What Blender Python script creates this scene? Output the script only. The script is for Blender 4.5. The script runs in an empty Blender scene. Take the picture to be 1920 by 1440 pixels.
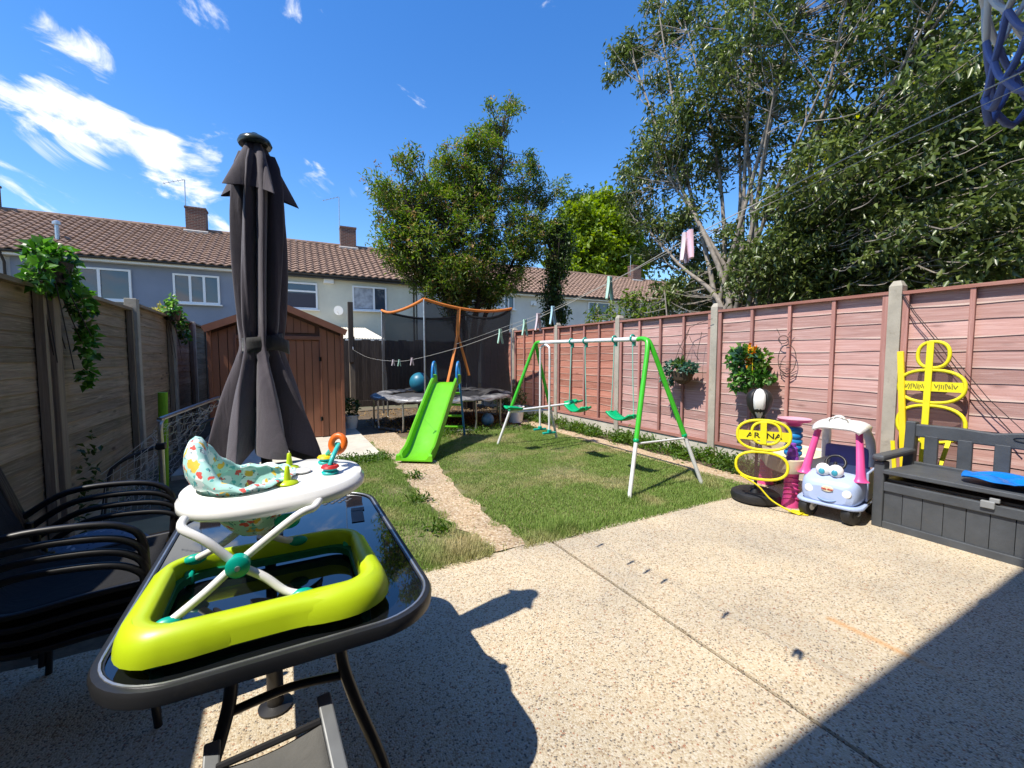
import bpy, bmesh, math, random
import numpy as np
from mathutils import Vector, Matrix, Euler
R = math.radians
random.seed(7); rng = np.random.default_rng(11)
scene = bpy.context.scene
COL = scene.collection
# ------------------------------------------------------------------ camera, sky, sun, exposure
CAM_H = 1.39
cd = bpy.data.cameras.new('camera'); cam = bpy.data.objects.new('camera', cd); COL.objects.link(cam)
cam.location = (0, 0, CAM_H); cam.rotation_euler = (R(90 - 3.648), 0, R(-28.32))
cd.sensor_width = 36; cd.lens = 15.0; cd.clip_start = 0.02; cd.clip_end = 1500
scene.camera = cam
SUN = Vector((-0.60, -0.10, 1.0)).normalized()
EL = math.asin(SUN.z); AZ = math.atan2(SUN.x, SUN.y)
sd = bpy.data.lights.new('sun', 'SUN'); so = bpy.data.objects.new('sun', sd); COL.objects.link(so)
sd.energy = 4.3; sd.angle = R(0.5); sd.color = (1.0, 0.94, 0.84)
so.location = SUN * 40; so.rotation_euler = (-SUN).to_track_quat('-Z', 'Y').to_euler()
world = bpy.data.worlds.new('World'); scene.world = world; world.use_nodes = True
def build_world():
    nt = world.node_tree; N = nt.nodes; L = nt.links; N.clear()
    out = N.new('ShaderNodeOutputWorld'); bg = N.new('ShaderNodeBackground'); bg.inputs[1].default_value = 0.148
    sky = N.new('ShaderNodeTexSky'); sky.sky_type = 'NISHITA'; sky.sun_disc = False
    sky.sun_elevation = EL; sky.sun_rotation = AZ % (2 * math.pi); sky.air_density = 1.15; sky.dust_density = 0.1; sky.ozone_density = 4.0
    hs = N.new('ShaderNodeHueSaturation'); hs.inputs['Saturation'].default_value = 1.29; hs.inputs['Value'].default_value = 1.0; hs.inputs['Hue'].default_value = 0.508
    L.new(sky.outputs[0], hs.inputs['Color'])
    # clouds: noise on a flat layer overhead, thicker towards the west-north-west bank
    tc = N.new('ShaderNodeTexCoord'); sep = N.new('ShaderNodeSeparateXYZ'); L.new(tc.outputs['Generated'], sep.inputs[0])
    def math_(op, a, b=None, c=None, clamp=False):
        n = N.new('ShaderNodeMath'); n.operation = op; n.use_clamp = clamp
        for i, x in enumerate((a, b, c)):
            if x is None: continue
            if isinstance(x, (int, float)): n.inputs[i].default_value = x
            else: L.new(x, n.inputs[i])
        return n.outputs[0]
    def vdot(vec):
        d = N.new('ShaderNodeVectorMath'); d.operation = 'DOT_PRODUCT'; L.new(tc.outputs['Generated'], d.inputs[0]); d.inputs[1].default_value = vec; return d.outputs['Value']
    e1 = Vector((0.80, -0.50, -0.33)).normalized(); e3 = Vector((0.35, 0.90, 0.1)); e3 = (e3 - e1 * e3.dot(e1)).normalized(); e2 = e3.cross(e1)   # streaks drift down to the east
    cmb = N.new('ShaderNodeCombineXYZ'); L.new(math_('MULTIPLY', vdot(e1), 7.0), cmb.inputs[0]); L.new(math_('MULTIPLY', vdot(e2), 15.0), cmb.inputs[1]); L.new(math_('MULTIPLY', vdot(e3), 6.0), cmb.inputs[2])
    nz = N.new('ShaderNodeTexNoise'); nz.inputs['Scale'].default_value = 1.0; nz.inputs['Detail'].default_value = 10; nz.inputs['Roughness'].default_value = 0.60; nz.inputs['Distortion'].default_value = 0.55
    L.new(cmb.outputs[0], nz.inputs['Vector'])
    s = math_('MULTIPLY_ADD', nz.outputs['Fac'], 1.9, -.45)
    # banks of cloud low in the north-west; unseen cloud left and behind widened to add neutral fill
    for vec, c0, c1, w in (((-0.300, 0.856, 0.422), .9935, .9995, .16), ((-0.245, 0.877, 0.412), .9965, .9996, .15), ((-0.285, 0.895, 0.344), .9965, .9996, .15), ((-0.205, 0.918, 0.340), .9970, .9996, .20), ((-0.135, 0.936, 0.325), .9970, .9996, .21), ((-0.310, 0.910, 0.278), .9950, .9996, .20), ((0.038, 0.958, 0.283), .9955, .9996, .12), ((-0.141, 0.957, 0.254), .9950, .9996, .13), ((-0.80, 0.45, 0.42), .75, .97, .24), ((-0.3, -0.85, 0.45), .70, .97, .24), ((0.88, -0.3, 0.42), .85, .98, .15)):
        mr = N.new('ShaderNodeMapRange'); mr.interpolation_type = 'SMOOTHSTEP'; L.new(vdot(Vector(vec).normalized()), mr.inputs[0]); mr.inputs[1].default_value = c0; mr.inputs[2].default_value = c1; mr.inputs[3].default_value = 0; mr.inputs[4].default_value = w
        s = math_('ADD', s, mr.outputs[0])
    cr = N.new('ShaderNodeMapRange'); cr.interpolation_type = 'SMOOTHSTEP'; L.new(s, cr.inputs[0])
    cr.inputs[1].default_value = 0.72; cr.inputs[2].default_value = 1.02; cr.inputs[3].default_value = 0; cr.inputs[4].default_value = 1
    up = N.new('ShaderNodeMapRange'); L.new(sep.outputs[2], up.inputs[0]); up.inputs[1].default_value = 0.0; up.inputs[2].default_value = 0.1
    fac = math_('MULTIPLY', cr.outputs[0], up.outputs[0], clamp=True)
    mx = N.new('ShaderNodeMix'); mx.data_type = 'RGBA'; L.new(fac, mx.inputs['Factor']); L.new(hs.outputs[0], mx.inputs[6]); mx.inputs[7].default_value = (5.3, 5.4, 5.5, 1)
    L.new(mx.outputs[2], bg.inputs[0]); L.new(bg.outputs[0], out.inputs[0])
build_world()
vs = scene.view_settings; vs.view_transform = 'Standard'; vs.look = 'None'; vs.exposure = 0.66; vs.gamma = 1.0
scene.render.film_transparent = False

# ------------------------------------------------------------------ helpers
_c, _s = math.cos(R(28.32)), math.sin(R(28.32)); _p = R(3.648)
FWD = Vector((_s * math.cos(_p), _c * math.cos(_p), -math.sin(_p))); RGT = Vector((_c, -_s, 0)); UPV = RGT.cross(FWD)
def ray(px, py): return FWD + RGT * ((px - 960) / 800) - UPV * ((py - 720) / 800)      # bearing of a far tree limb, from survey of the photo
def atX(px, py, X): r = ray(px, py); return Vector((0, 0, CAM_H)) + r * (X / r.x)
def atY(px, py, Y): r = ray(px, py); return Vector((0, 0, CAM_H)) + r * (Y / r.y)

def thing(name, label, cat, loc=(0, 0, 0), rz=0, group=None):
    o = bpy.data.objects.new(name, None); COL.objects.link(o); o.empty_display_size = 0.1
    o.location = loc; o.rotation_euler = (0, 0, rz); o['label'] = label; o['category'] = cat
    if group: o['group'] = group
    return o
def tag(o, label, cat, group=None):
    o['label'] = label; o['category'] = cat
    if group: o['group'] = group
    return o
def link(name, me, parent=None):
    o = bpy.data.objects.new(name, me); COL.objects.link(o)
    if parent: o.parent = parent
    return o
def copy_tree(o, parent=None):
    c = o.copy(); COL.objects.link(c); c.parent = parent
    for ch in list(o.children): copy_tree(ch, c)
    return c

class MB:
    def __init__(s): s.v = []; s.f = []
    def add(s, vs, fs):
        n = len(s.v); s.v += [tuple(v) for v in vs]; s.f += [tuple(i + n for i in f) for f in fs]; return s
    def box(s, c, d, rot=None):
        x, y, z = d[0] / 2, d[1] / 2, d[2] / 2; c = Vector(c)
        P = [Vector(p) for p in ((-x, -y, -z), (x, -y, -z), (x, y, -z), (-x, y, -z), (-x, -y, z), (x, -y, z), (x, y, z), (-x, y, z))]
        if rot is not None:
            M = rot if isinstance(rot, Matrix) else Euler(rot).to_matrix(); P = [M @ p for p in P]
        return s.add([c + p for p in P], [(0, 3, 2, 1), (4, 5, 6, 7), (0, 1, 5, 4), (1, 2, 6, 5), (2, 3, 7, 6), (3, 0, 4, 7)])
    def beam(s, p0, p1, w, h, up=(0, 0, 1)):
        p0, p1 = Vector(p0), Vector(p1); d = (p1 - p0); L = d.length; d.normalize(); up = Vector(up)
        if abs(d.dot(up)) > .98: up = Vector((1, 0, 0))
        x = d.cross(up).normalized(); z = x.cross(d)
        return s.box((p0 + p1) / 2, (w, L, h), Matrix((x, d, z)).transposed())
    def tube(s, pts, r, n=8, closed=False, sx=1.0):
        pts = [Vector(p) for p in pts]; m = len(pts); rr = [r] * m if isinstance(r, (int, float)) else list(r)
        T = []
        for i in range(m):
            a = pts[(i - 1) % m] if (closed or i > 0) else pts[i]; b = pts[(i + 1) % m] if (closed or i < m - 1) else pts[i]
            t = (b - a); T.append(t.normalized() if t.length > 1e-9 else Vector((0, 0, 1)))
        u = T[0].orthogonal().normalized(); vs = []; fs = []
        for i in range(m):
            u = (u - T[i] * u.dot(T[i])); u = u.normalized() if u.length > 1e-6 else T[i].orthogonal().normalized(); w = T[i].cross(u)
            for k in range(n):
                a = 2 * math.pi * k / n; vs.append(pts[i] + (u * math.cos(a) * sx + w * math.sin(a)) * rr[i])
        for i in range(m if closed else m - 1):
            j = (i + 1) % m
            for k in range(n): fs.append((i * n + k, i * n + (k + 1) % n, j * n + (k + 1) % n, j * n + k))
        if not closed: fs.append(tuple(reversed(range(n)))); fs.append(tuple((m - 1) * n + k for k in range(n)))
        return s.add(vs, fs)
    def lathe(s, prof, c=(0, 0, 0), n=24, M=None):
        c = Vector(c); vs = []; fs = []; m = len(prof)
        for r, z in prof:
            for k in range(n):
                a = 2 * math.pi * k / n; p = Vector((r * math.cos(a), r * math.sin(a), z)); vs.append(c + (M @ p if M else p))
        for i in range(m - 1):
            for k in range(n): fs.append((i * n + k, i * n + (k + 1) % n, (i + 1) * n + (k + 1) % n, (i + 1) * n + k))
        fs.append(tuple(reversed(range(n)))); fs.append(tuple((m - 1) * n + k for k in range(n)))
        return s.add(vs, fs)
    def prism(s, poly, z0, z1, M=None, c=(0, 0, 0)):
        n = len(poly); c = Vector(c)
        vs = [Vector((x, y, z0)) for x, y in poly] + [Vector((x, y, z1)) for x, y in poly]
        vs = [c + (M @ p if M else p) for p in vs]
        return s.add(vs, [tuple(reversed(range(n))), tuple(range(n, 2 * n))] + [(i, (i + 1) % n, n + (i + 1) % n, n + i) for i in range(n)])
    def grid(s, fn, nu, nv, cu=False):
        vs = [fn(i / (nu if cu else nu - 1), j / (nv - 1)) for j in range(nv) for i in range(nu)]; fs = []
        for j in range(nv - 1):
            for i in range(nu if cu else nu - 1): fs.append((j * nu + i, j * nu + (i + 1) % nu, (j + 1) * nu + (i + 1) % nu, (j + 1) * nu + i))
        return s.add(vs, fs)
    def sphere(s, c, r, n=16, m=10, sc=(1, 1, 1)):
        prof = [(max(1e-4, r * math.sin(math.pi * i / m)) , -r * math.cos(math.pi * i / m)) for i in range(m + 1)]
        M = Matrix.Diagonal(Vector(sc)); return s.lathe(prof, c, n, M)
    def mesh(s, name, mat, smooth=None):
        me = bpy.data.meshes.new(name); me.from_pydata(s.v, [], s.f); me.materials.append(mat)
        if smooth is not None:
            me.polygons.foreach_set('use_smooth', [True] * len(me.polygons)); me.set_sharp_from_angle(angle=R(smooth))
        me.update(); return me
    def build(s, name, mat, parent=None, smooth=None, bevel=0, w=False, solid=0, sub=0):
        if w and parent is not None:
            L = Vector(parent.location); q = parent.parent
            while q is not None: L += Vector(q.location); q = q.parent
            s.v = [tuple(Vector(v) - L) for v in s.v]
        o = link(name, s.mesh(name, mat, smooth), parent)
        if solid: m = o.modifiers.new('s', 'SOLIDIFY'); m.thickness = solid
        if bevel: m = o.modifiers.new('b', 'BEVEL'); m.width = bevel; m.segments = 2; m.limit_method = 'ANGLE'; m.angle_limit = R(35)
        if sub: m = o.modifiers.new('ss', 'SUBSURF'); m.levels = sub; m.render_levels = sub
        return o
def arr_mesh(name, verts, faces, mat):
    me = bpy.data.meshes.new(name); n = len(verts); k = faces.shape[1]; m = len(faces)
    me.vertices.add(n); me.vertices.foreach_set('co', np.asarray(verts, dtype=np.float32).ravel())
    me.loops.add(m * k); me.loops.foreach_set('vertex_index', faces.astype(np.int32).ravel())
    me.polygons.add(m); me.polygons.foreach_set('loop_start', np.arange(0, m * k, k, dtype=np.int32))
    me.update(calc_edges=True); me.materials.append(mat); return me
def spline(pts, n=6, closed=False):
    P = [Vector(p) for p in pts]; m = len(P); out = []
    for i in range(m if closed else m - 1):
        p0 = P[(i - 1) % m] if closed or i > 0 else P[i]; p1 = P[i]; p2 = P[(i + 1) % m]; p3 = P[(i + 2) % m] if closed or i < m - 2 else p2
        for k in range(n):
            t = k / n; out.append(0.5 * ((2 * p1) + (p2 - p0) * t + (2 * p0 - 5 * p1 + 4 * p2 - p3) * t * t + (3 * p1 - p0 - 3 * p2 + p3) * t ** 3))
    if not closed: out.append(P[-1])
    return out
def rrect(x0, x1, y0, y1, r, n=8):
    P = []
    for cx, cy, a0 in ((x1 - r, y1 - r, 0), (x0 + r, y1 - r, 90), (x0 + r, y0 + r, 180), (x1 - r, y0 + r, 270)):
        for k in range(n + 1): a = R(a0 + 90 * k / n); P.append((cx + r * math.cos(a), cy + r * math.sin(a)))
    return P

# ------------------------------------------------------------------ materials
def nodes(name):
    m = bpy.data.materials.new(name); m.use_nodes = True; nt = m.node_tree
    return m, nt.nodes, nt.links, nt.nodes['Principled BSDF']
def coords(N, L, rnd=True):
    tc = N.new('ShaderNodeTexCoord'); src = tc.outputs['Object']
    if rnd:
        oi = N.new('ShaderNodeObjectInfo'); ml = N.new('ShaderNodeMath'); ml.operation = 'MULTIPLY'; ml.inputs[1].default_value = 37.0; L.new(oi.outputs['Random'], ml.inputs[0])
        ad = N.new('ShaderNodeVectorMath'); ad.operation = 'ADD'; L.new(src, ad.inputs[0]); L.new(ml.outputs[0], ad.inputs[1]); return ad.outputs[0], oi
    return src, None
def mapping(N, L, src, scale): mp = N.new('ShaderNodeMapping'); mp.inputs['Scale'].default_value = scale; L.new(src, mp.inputs[0]); return mp.outputs[0]
def noise(N, L, src, scale, detail=4, rough=.55, dist=0):
    n = N.new('ShaderNodeTexNoise'); n.inputs['Scale'].default_value = scale; n.inputs['Detail'].default_value = detail; n.inputs['Roughness'].default_value = rough; n.inputs['Distortion'].default_value = dist
    L.new(src, n.inputs['Vector']); return n.outputs['Fac']
def ramp(N, L, fac, stops, interp='LINEAR'):
    r = N.new('ShaderNodeValToRGB'); r.color_ramp.interpolation = interp; e = r.color_ramp.elements
    while len(e) < len(stops): e.new(0.5)
    for i, (p, c) in enumerate(stops): e[i].position = p; e[i].color = (*c, 1) if len(c) == 3 else c
    L.new(fac, r.inputs[0]); return r.outputs[0]
def mix(N, L, f, a, b, mode='MIX'):
    m = N.new('ShaderNodeMix'); m.data_type = 'RGBA'; m.blend_type = mode
    for sock, x in ((m.inputs['Factor'], f), (m.inputs[6], a), (m.inputs[7], b)):
        if isinstance(x, (int, float)): sock.default_value = x
        elif isinstance(x, tuple): sock.default_value = (*x, 1) if len(x) == 3 else x
        else: L.new(x, sock)
    return m.outputs[2]
def bump(N, L, bs, h, strength, dist=.01):
    b = N.new('ShaderNodeBump'); b.inputs['Strength'].default_value = strength; b.inputs['Distance'].default_value = dist; L.new(h, b.inputs['Height']); L.new(b.outputs[0], bs.inputs['Normal'])
def plain(name, col, rough=.45, metal=0, var=.18, scale=6, bmp=0, bscale=90, spec=.5, col2=None, dirt=.0, trans=0):
    m, N, L, B = nodes(name); src, oi = coords(N, L)
    f = noise(N, L, src, scale, 5, .6)
    c2 = col2 or tuple(c * (1 - var) for c in col)
    f = ramp(N, L, f, [(.35, (0, 0, 0)), (.65, (1, 1, 1))])
    c = mix(N, L, f, col, c2)
    if dirt:
        d = ramp(N, L, noise(N, L, src, scale * 3.1, 6, .7, .4), [(.55, (0, 0, 0)), (.75, (dirt, dirt, dirt))]); c = mix(N, L, d, c, (.16, .13, .09))
    L.new(c, B.inputs['Base Color']); B.inputs['Metallic'].default_value = metal; B.inputs['Specular IOR Level'].default_value = spec
    rr = N.new('ShaderNodeMapRange'); L.new(noise(N, L, src, scale * 2.3, 3), rr.inputs[0]); rr.inputs[3].default_value = max(.02, rough - .1); rr.inputs[4].default_value = min(1, rough + .1); L.new(rr.outputs[0], B.inputs['Roughness'])
    if trans: B.inputs['Transmission Weight'].default_value = trans
    if bmp: bump(N, L, B, noise(N, L, src, bscale, 4, .6), bmp, .004)
    return m
def wood(name, dark, mid, light, axis, green=0, rough=.8, knots=.5, edge=None):
    m, N, L, B = nodes(name); src, oi = coords(N, L)
    sc = [22, 22, 22]; sc[axis] = 1.1
    s1 = mapping(N, L, src, tuple(sc)); f = noise(N, L, s1, 1.6, 7, .62, 1.1)
    c = ramp(N, L, f, [(.28, dark), (.5, mid), (.72, light)])
    sc2 = [70, 70, 70]; sc2[axis] = 1.5
    fine = noise(N, L, mapping(N, L, src, tuple(sc2)), 1.5, 4, .6)
    c = mix(N, L, .35, c, ramp(N, L, fine, [(.3, dark), (.7, light)]))
    big = noise(N, L, src, 2.3, 3, .5)
    c = mix(N, L, ramp(N, L, big, [(.35, (0, 0, 0)), (.7, (.55, .55, .55))]), c, mid)
    hv = N.new('ShaderNodeHueSaturation'); mr = N.new('ShaderNodeMapRange'); L.new(oi.outputs['Random'], mr.inputs[0]); mr.inputs[3].default_value = .74; mr.inputs[4].default_value = 1.2
    L.new(mr.outputs[0], hv.inputs['Value']); L.new(c, hv.inputs['Color']); c = hv.outputs[0]
    if knots:
        vo = N.new('ShaderNodeTexVoronoi'); sk = [7, 7, 7]; sk[axis] = 2.2; L.new(mapping(N, L, src, tuple(sk)), vo.inputs['Vector']); vo.inputs['Scale'].default_value = 1.0
        kf = ramp(N, L, vo.outputs['Distance'], [(.05, (knots,) * 3), (.16, (0, 0, 0))]); c = mix(N, L, kf, c, tuple(x * .45 for x in dark))
    streak = noise(N, L, mapping(N, L, src, tuple(2.2 if i == axis else 60 for i in range(3))), 1.0, 5, .7, .6)
    c = mix(N, L, ramp(N, L, streak, [(.56, (0, 0, 0)), (.74, (.6, .6, .6))]), c, tuple(min(.8, x * 1.25 + .04) for x in light))
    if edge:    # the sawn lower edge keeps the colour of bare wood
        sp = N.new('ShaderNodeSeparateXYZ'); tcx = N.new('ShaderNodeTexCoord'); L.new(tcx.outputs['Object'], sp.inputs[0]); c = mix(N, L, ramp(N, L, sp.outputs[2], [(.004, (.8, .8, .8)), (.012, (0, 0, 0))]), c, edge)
    if green:
        gf = ramp(N, L, noise(N, L, src, 3.1, 5, .6), [(.5, (0, 0, 0)), (.7, (green,) * 3)]); c = mix(N, L, gf, c, (.09, .10, .03))
    L.new(c, B.inputs['Base Color']); B.inputs['Roughness'].default_value = rough; B.inputs['Specular IOR Level'].default_value = .25
    bump(N, L, B, f, .5, .004); return m
def aggregate(name, scale, stops, stain=None, bstr=.5):
    m, N, L, B = nodes(name); src, _ = coords(N, L, False)
    vo = N.new('ShaderNodeTexVoronoi'); vo.inputs['Scale'].default_value = scale; L.new(src, vo.inputs['Vector']); vo.inputs['Randomness'].default_value = 1
    sp = N.new('ShaderNodeSeparateColor'); L.new(vo.outputs['Color'], sp.inputs[0])
    c = ramp(N, L, sp.outputs[0], stops, 'CONSTANT')
    edge = ramp(N, L, vo.outputs['Distance'], [(.30, (0, 0, 0)), (.75, (.55, .55, .55))]); c = mix(N, L, edge, c, stops[0][1])
    big = ramp(N, L, noise(N, L, src, 1.3, 6, .6, .4), [(.35, (.80, .80, .82)), (.65, (1.06, 1.03, .98))]); c = mix(N, L, 1.0, c, big, 'MULTIPLY')
    sm = ramp(N, L, noise(N, L, src, 5.5, 6, .65, .8), [(.56, (0, 0, 0)), (.74, (.3, .3, .3))]); c = mix(N, L, sm, c, (.40, .27, .15))
    if stain:   # a rust run along an old joint
        (sx, y0, y1, wd) = stain; sep = N.new('ShaderNodeSeparateXYZ'); L.new(src, sep.inputs[0])
        def mt(op, a, b):
            n = N.new('ShaderNodeMath'); n.operation = op; n.use_clamp = True
            for i, x in enumerate((a, b)):
                if isinstance(x, (int, float)): n.inputs[i].default_value = x
                else: L.new(x, n.inputs[i])
            return n.outputs[0]
        n1 = N.new('ShaderNodeMath'); n1.operation = 'SUBTRACT'; L.new(sep.outputs[0], n1.inputs[0]); n1.inputs[1].default_value = sx
        n2 = N.new('ShaderNodeMath'); n2.operation = 'ABSOLUTE'; L.new(n1.outputs[0], n2.inputs[0])
        a = N.new('ShaderNodeMapRange'); L.new(n2.outputs[0], a.inputs[0]); a.inputs[1].default_value = 0; a.inputs[2].default_value = wd; a.inputs[3].default_value = 1; a.inputs[4].default_value = 0
        b = N.new('ShaderNodeMapRange'); b.interpolation_type = 'SMOOTHSTEP'; L.new(sep.outputs[1], b.inputs[0]); b.inputs[1].default_value = y1; b.inputs[2].default_value = y0 + .25; b.inputs[3].default_value = 0; b.inputs[4].default_value = 1
        d = N.new('ShaderNodeMapRange'); d.interpolation_type = 'SMOOTHSTEP'; L.new(sep.outputs[1], d.inputs[0]); d.inputs[1].default_value = y0 - .3; d.inputs[2].default_value = y0; d.inputs[3].default_value = 0; d.inputs[4].default_value = 1
        f = mt('MULTIPLY', mt('MULTIPLY', a.outputs[0], b.outputs[0]), mt('MULTIPLY', d.outputs[0], .6))
        c = mix(N, L, f, c, (.55, .25, .06))
    L.new(c, B.inputs['Base Color']); B.inputs['Roughness'].default_value = .85; B.inputs['Specular IOR Level'].default_value = .3
    inv = N.new('ShaderNodeMath'); inv.operation = 'SUBTRACT'; inv.inputs[0].default_value = 1; L.new(vo.outputs['Distance'], inv.inputs[1])
    bump(N, L, B, inv.outputs[0], bstr, .006); return m
def leafmat(name, cols, trans=.35, rough=.45, patch=2.0, spec=.5):
    m, N, L, B = nodes(name); g = N.new('ShaderNodeNewGeometry'); src, _ = coords(N, L, False)
    n = len(cols); c = ramp(N, L, g.outputs['Random Per Island'], [(i / max(1, n - 1), cols[i]) for i in range(n)])
    pf = noise(N, L, src, patch, 3, .5); hv = N.new('ShaderNodeHueSaturation'); L.new(c, hv.inputs['Color']); mr = N.new('ShaderNodeMapRange'); L.new(pf, mr.inputs[0]); mr.inputs[1].default_value = .3; mr.inputs[2].default_value = .7; mr.inputs[3].default_value = .75; mr.inputs[4].default_value = 1.3; L.new(mr.outputs[0], hv.inputs['Value'])
    L.new(hv.outputs[0], B.inputs['Base Color']); B.inputs['Roughness'].default_value = rough; B.inputs['Specular IOR Level'].default_value = spec
    tr = N.new('ShaderNodeBsdfTranslucent'); h2 = N.new('ShaderNodeHueSaturation'); h2.inputs['Value'].default_value = 1.5; h2.inputs['Saturation'].default_value = 1.15; L.new(hv.outputs[0], h2.inputs['Color']); L.new(h2.outputs[0], tr.inputs[0])
    ms = N.new('ShaderNodeMixShader'); ms.inputs[0].default_value = trans; L.new(B.outputs[0], ms.inputs[1]); L.new(tr.outputs[0], ms.inputs[2]); L.new(ms.outputs[0], N['Material Output'].inputs[0]); return m
def netmat(name, col, opacity):
    m, N, L, B = nodes(name); B.inputs['Base Color'].default_value = (*col, 1); B.inputs['Roughness'].default_value = .8
    t = N.new('ShaderNodeBsdfTransparent'); ms = N.new('ShaderNodeMixShader'); ms.inputs[0].default_value = opacity; L.new(t.outputs[0], ms.inputs[1]); L.new(B.outputs[0], ms.inputs[2]); L.new(ms.outputs[0], N['Material Output'].inputs[0]); return m
def fabric(name, col, col2, weave=900, rough=.9, sheen=.3):
    m, N, L, B = nodes(name); src, _ = coords(N, L); f = noise(N, L, src, 5, 6, .65); c = mix(N, L, ramp(N, L, f, [(.35, (0, 0, 0)), (.65, (1, 1, 1))]), col, col2)
    w = noise(N, L, mapping(N, L, src, (1, 1, .35)), weave, 2); c = mix(N, L, .3, c, ramp(N, L, w, [(.35, tuple(x * .5 for x in col)), (.65, tuple(min(1, x * 1.8) for x in col))])); L.new(c, B.inputs['Base Color'])
    B.inputs['Roughness'].default_value = rough; B.inputs['Sheen Weight'].default_value = sheen; wr = N.new('ShaderNodeMath'); wr.operation = 'MULTIPLY_ADD'; L.new(noise(N, L, mapping(N, L, src, (16, 16, 4)), 1.0, 3, .5, 1.2), wr.inputs[0]); wr.inputs[1].default_value = 9.0; L.new(w, wr.inputs[2]); bump(N, L, B, wr.outputs[0], .45, .0016); return m
def printed(name, base, spots):
    m, N, L, B = nodes(name); src, _ = coords(N, L, False); c = base; last = None
    for i, (sc, thr, col) in enumerate(spots):
        vo = N.new('ShaderNodeTexVoronoi'); vo.inputs['Scale'].default_value = sc; mp = N.new('ShaderNodeMapping'); mp.inputs['Location'].default_value = (i * 3.7, i * 1.3, i * .9); L.new(src, mp.inputs[0])
        nz = N.new('ShaderNodeTexNoise'); nz.inputs['Scale'].default_value = sc * 1.6; L.new(mp.outputs[0], nz.inputs['Vector']); va = N.new('ShaderNodeVectorMath'); va.operation = 'MULTIPLY_ADD'; L.new(nz.outputs['Color'], va.inputs[0]); va.inputs[1].default_value = (.035, .035, .035); L.new(mp.outputs[0], va.inputs[2]); L.new(va.outputs[0], vo.inputs['Vector'])
        f = ramp(N, L, vo.outputs['Distance'], [(thr, (1, 1, 1)), (thr + .03, (0, 0, 0))]); c = mix(N, L, f, c, col)
    L.new(c, B.inputs['Base Color']); B.inputs['Roughness'].default_value = .85; return m

AGG = [(0, (.55, .465, .33)), (.36, (.60, .53, .40)), (.58, (.46, .37, .235)), (.70, (.63, .575, .465)), (.82, (.31, .225, .14)), (.90, (.14, .12, .10)), (.97, (.36, .16, .09))]
m_patio = aggregate('exposed_aggregate_concrete', 140, AGG, stain=(2.52, .86, 1.15, .034))
m_path = aggregate('loose_gravel_path', 60, [(0, (.46, .34, .21)), (.3, (.58, .46, .31)), (.6, (.38, .26, .15)), (.8, (.66, .56, .42)), (.93, (.20, .14, .09))], bstr=.9)
m_conc = plain('grey_concrete', (.46, .42, .34), .9, var=.25, scale=4, bmp=.5, bscale=120, dirt=.5)
m_conc_pale = plain('pale_concrete_slab', (.62, .57, .47), .9, var=.2, scale=3, bmp=.4, bscale=90, dirt=.35)
m_soil = plain('dry_soil', (.16, .115, .07), .95, var=.5, scale=9, bmp=.9, bscale=60)
m_turf = plain('thatch_soil', (.22, .19, .085), .95, col2=(.085, .10, .03), scale=3.5, bmp=.9, bscale=80)
m_ground = plain('rough_ground', (.10, .11, .05), .95, col2=(.16, .12, .07), scale=.6)
m_joint = plain('dirty_joint', (.10, .075, .05), .95, var=.5, scale=20)
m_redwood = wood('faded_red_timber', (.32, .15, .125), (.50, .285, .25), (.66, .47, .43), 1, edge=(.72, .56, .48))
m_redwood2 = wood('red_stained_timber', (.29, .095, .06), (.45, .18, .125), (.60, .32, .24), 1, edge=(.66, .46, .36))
m_redbatten = wood('red_stained_batten', (.28, .12, .095), (.43, .21, .175), (.55, .32, .28), 2, knots=0)
m_redrail = wood('red_stained_rail', (.26, .10, .07), (.40, .17, .13), (.52, .30, .25), 1, knots=0)
m_oldwood = wood('weathered_brown_timber', (.10, .075, .052), (.27, .21, .145), (.44, .35, .25), 1, green=.25, knots=.75)
m_oldbatten = wood('weathered_batten', (.10, .08, .06), (.24, .19, .14), (.36, .30, .22), 2, knots=.3)
m_darkwood = wood('dark_closeboard_timber', (.035, .027, .022), (.085, .066, .052), (.17, .14, .115), 2, knots=.3)
m_tiles = plain('concrete_roof_tile', (.30, .19, .13), .85, var=.5, col2=(.19, .12, .088), scale=5, bmp=.5, bscale=40, dirt=.5)
m_tile_plain = plain('roof_underlay_tile', (.12, .08, .06), .9)
m_greywall = plain('blue_grey_render', (.235, .265, .33), .9, var=.12, scale=1.2, bmp=.3, bscale=60)
m_cream = plain('cream_painted_render', (.66, .63, .50), .9, var=.12, scale=1.1, bmp=.4, bscale=12, dirt=.12)
m_whitewall = plain('off_white_render', (.66, .64, .58), .9, var=.12, scale=1.1, bmp=.3, bscale=40, dirt=.1)
m_palewall = plain('pale_grey_render', (.42, .42, .42), .9, var=.1, scale=1.1)
m_upvc = plain('white_upvc', (.80, .80, .79), .35, var=.05)
m_black = plain('black_plastic', (.018, .018, .02), .45, var=.3)
m_gutter = plain('black_gutter', (.03, .028, .028), .4)
m_lead = plain('lead_flashing', (.55, .54, .52), .6)
m_galv = plain('galvanised_steel', (.55, .56, .56), .38, metal=.85, var=.25, scale=18, dirt=.15)
m_whitemetal = plain('white_powder_coat', (.78, .78, .76), .35, var=.1, dirt=.15)
m_curtain = plain('grey_curtain', (.45, .47, .50), .9, var=.4, scale=5)
m_brick_own = None
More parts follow.
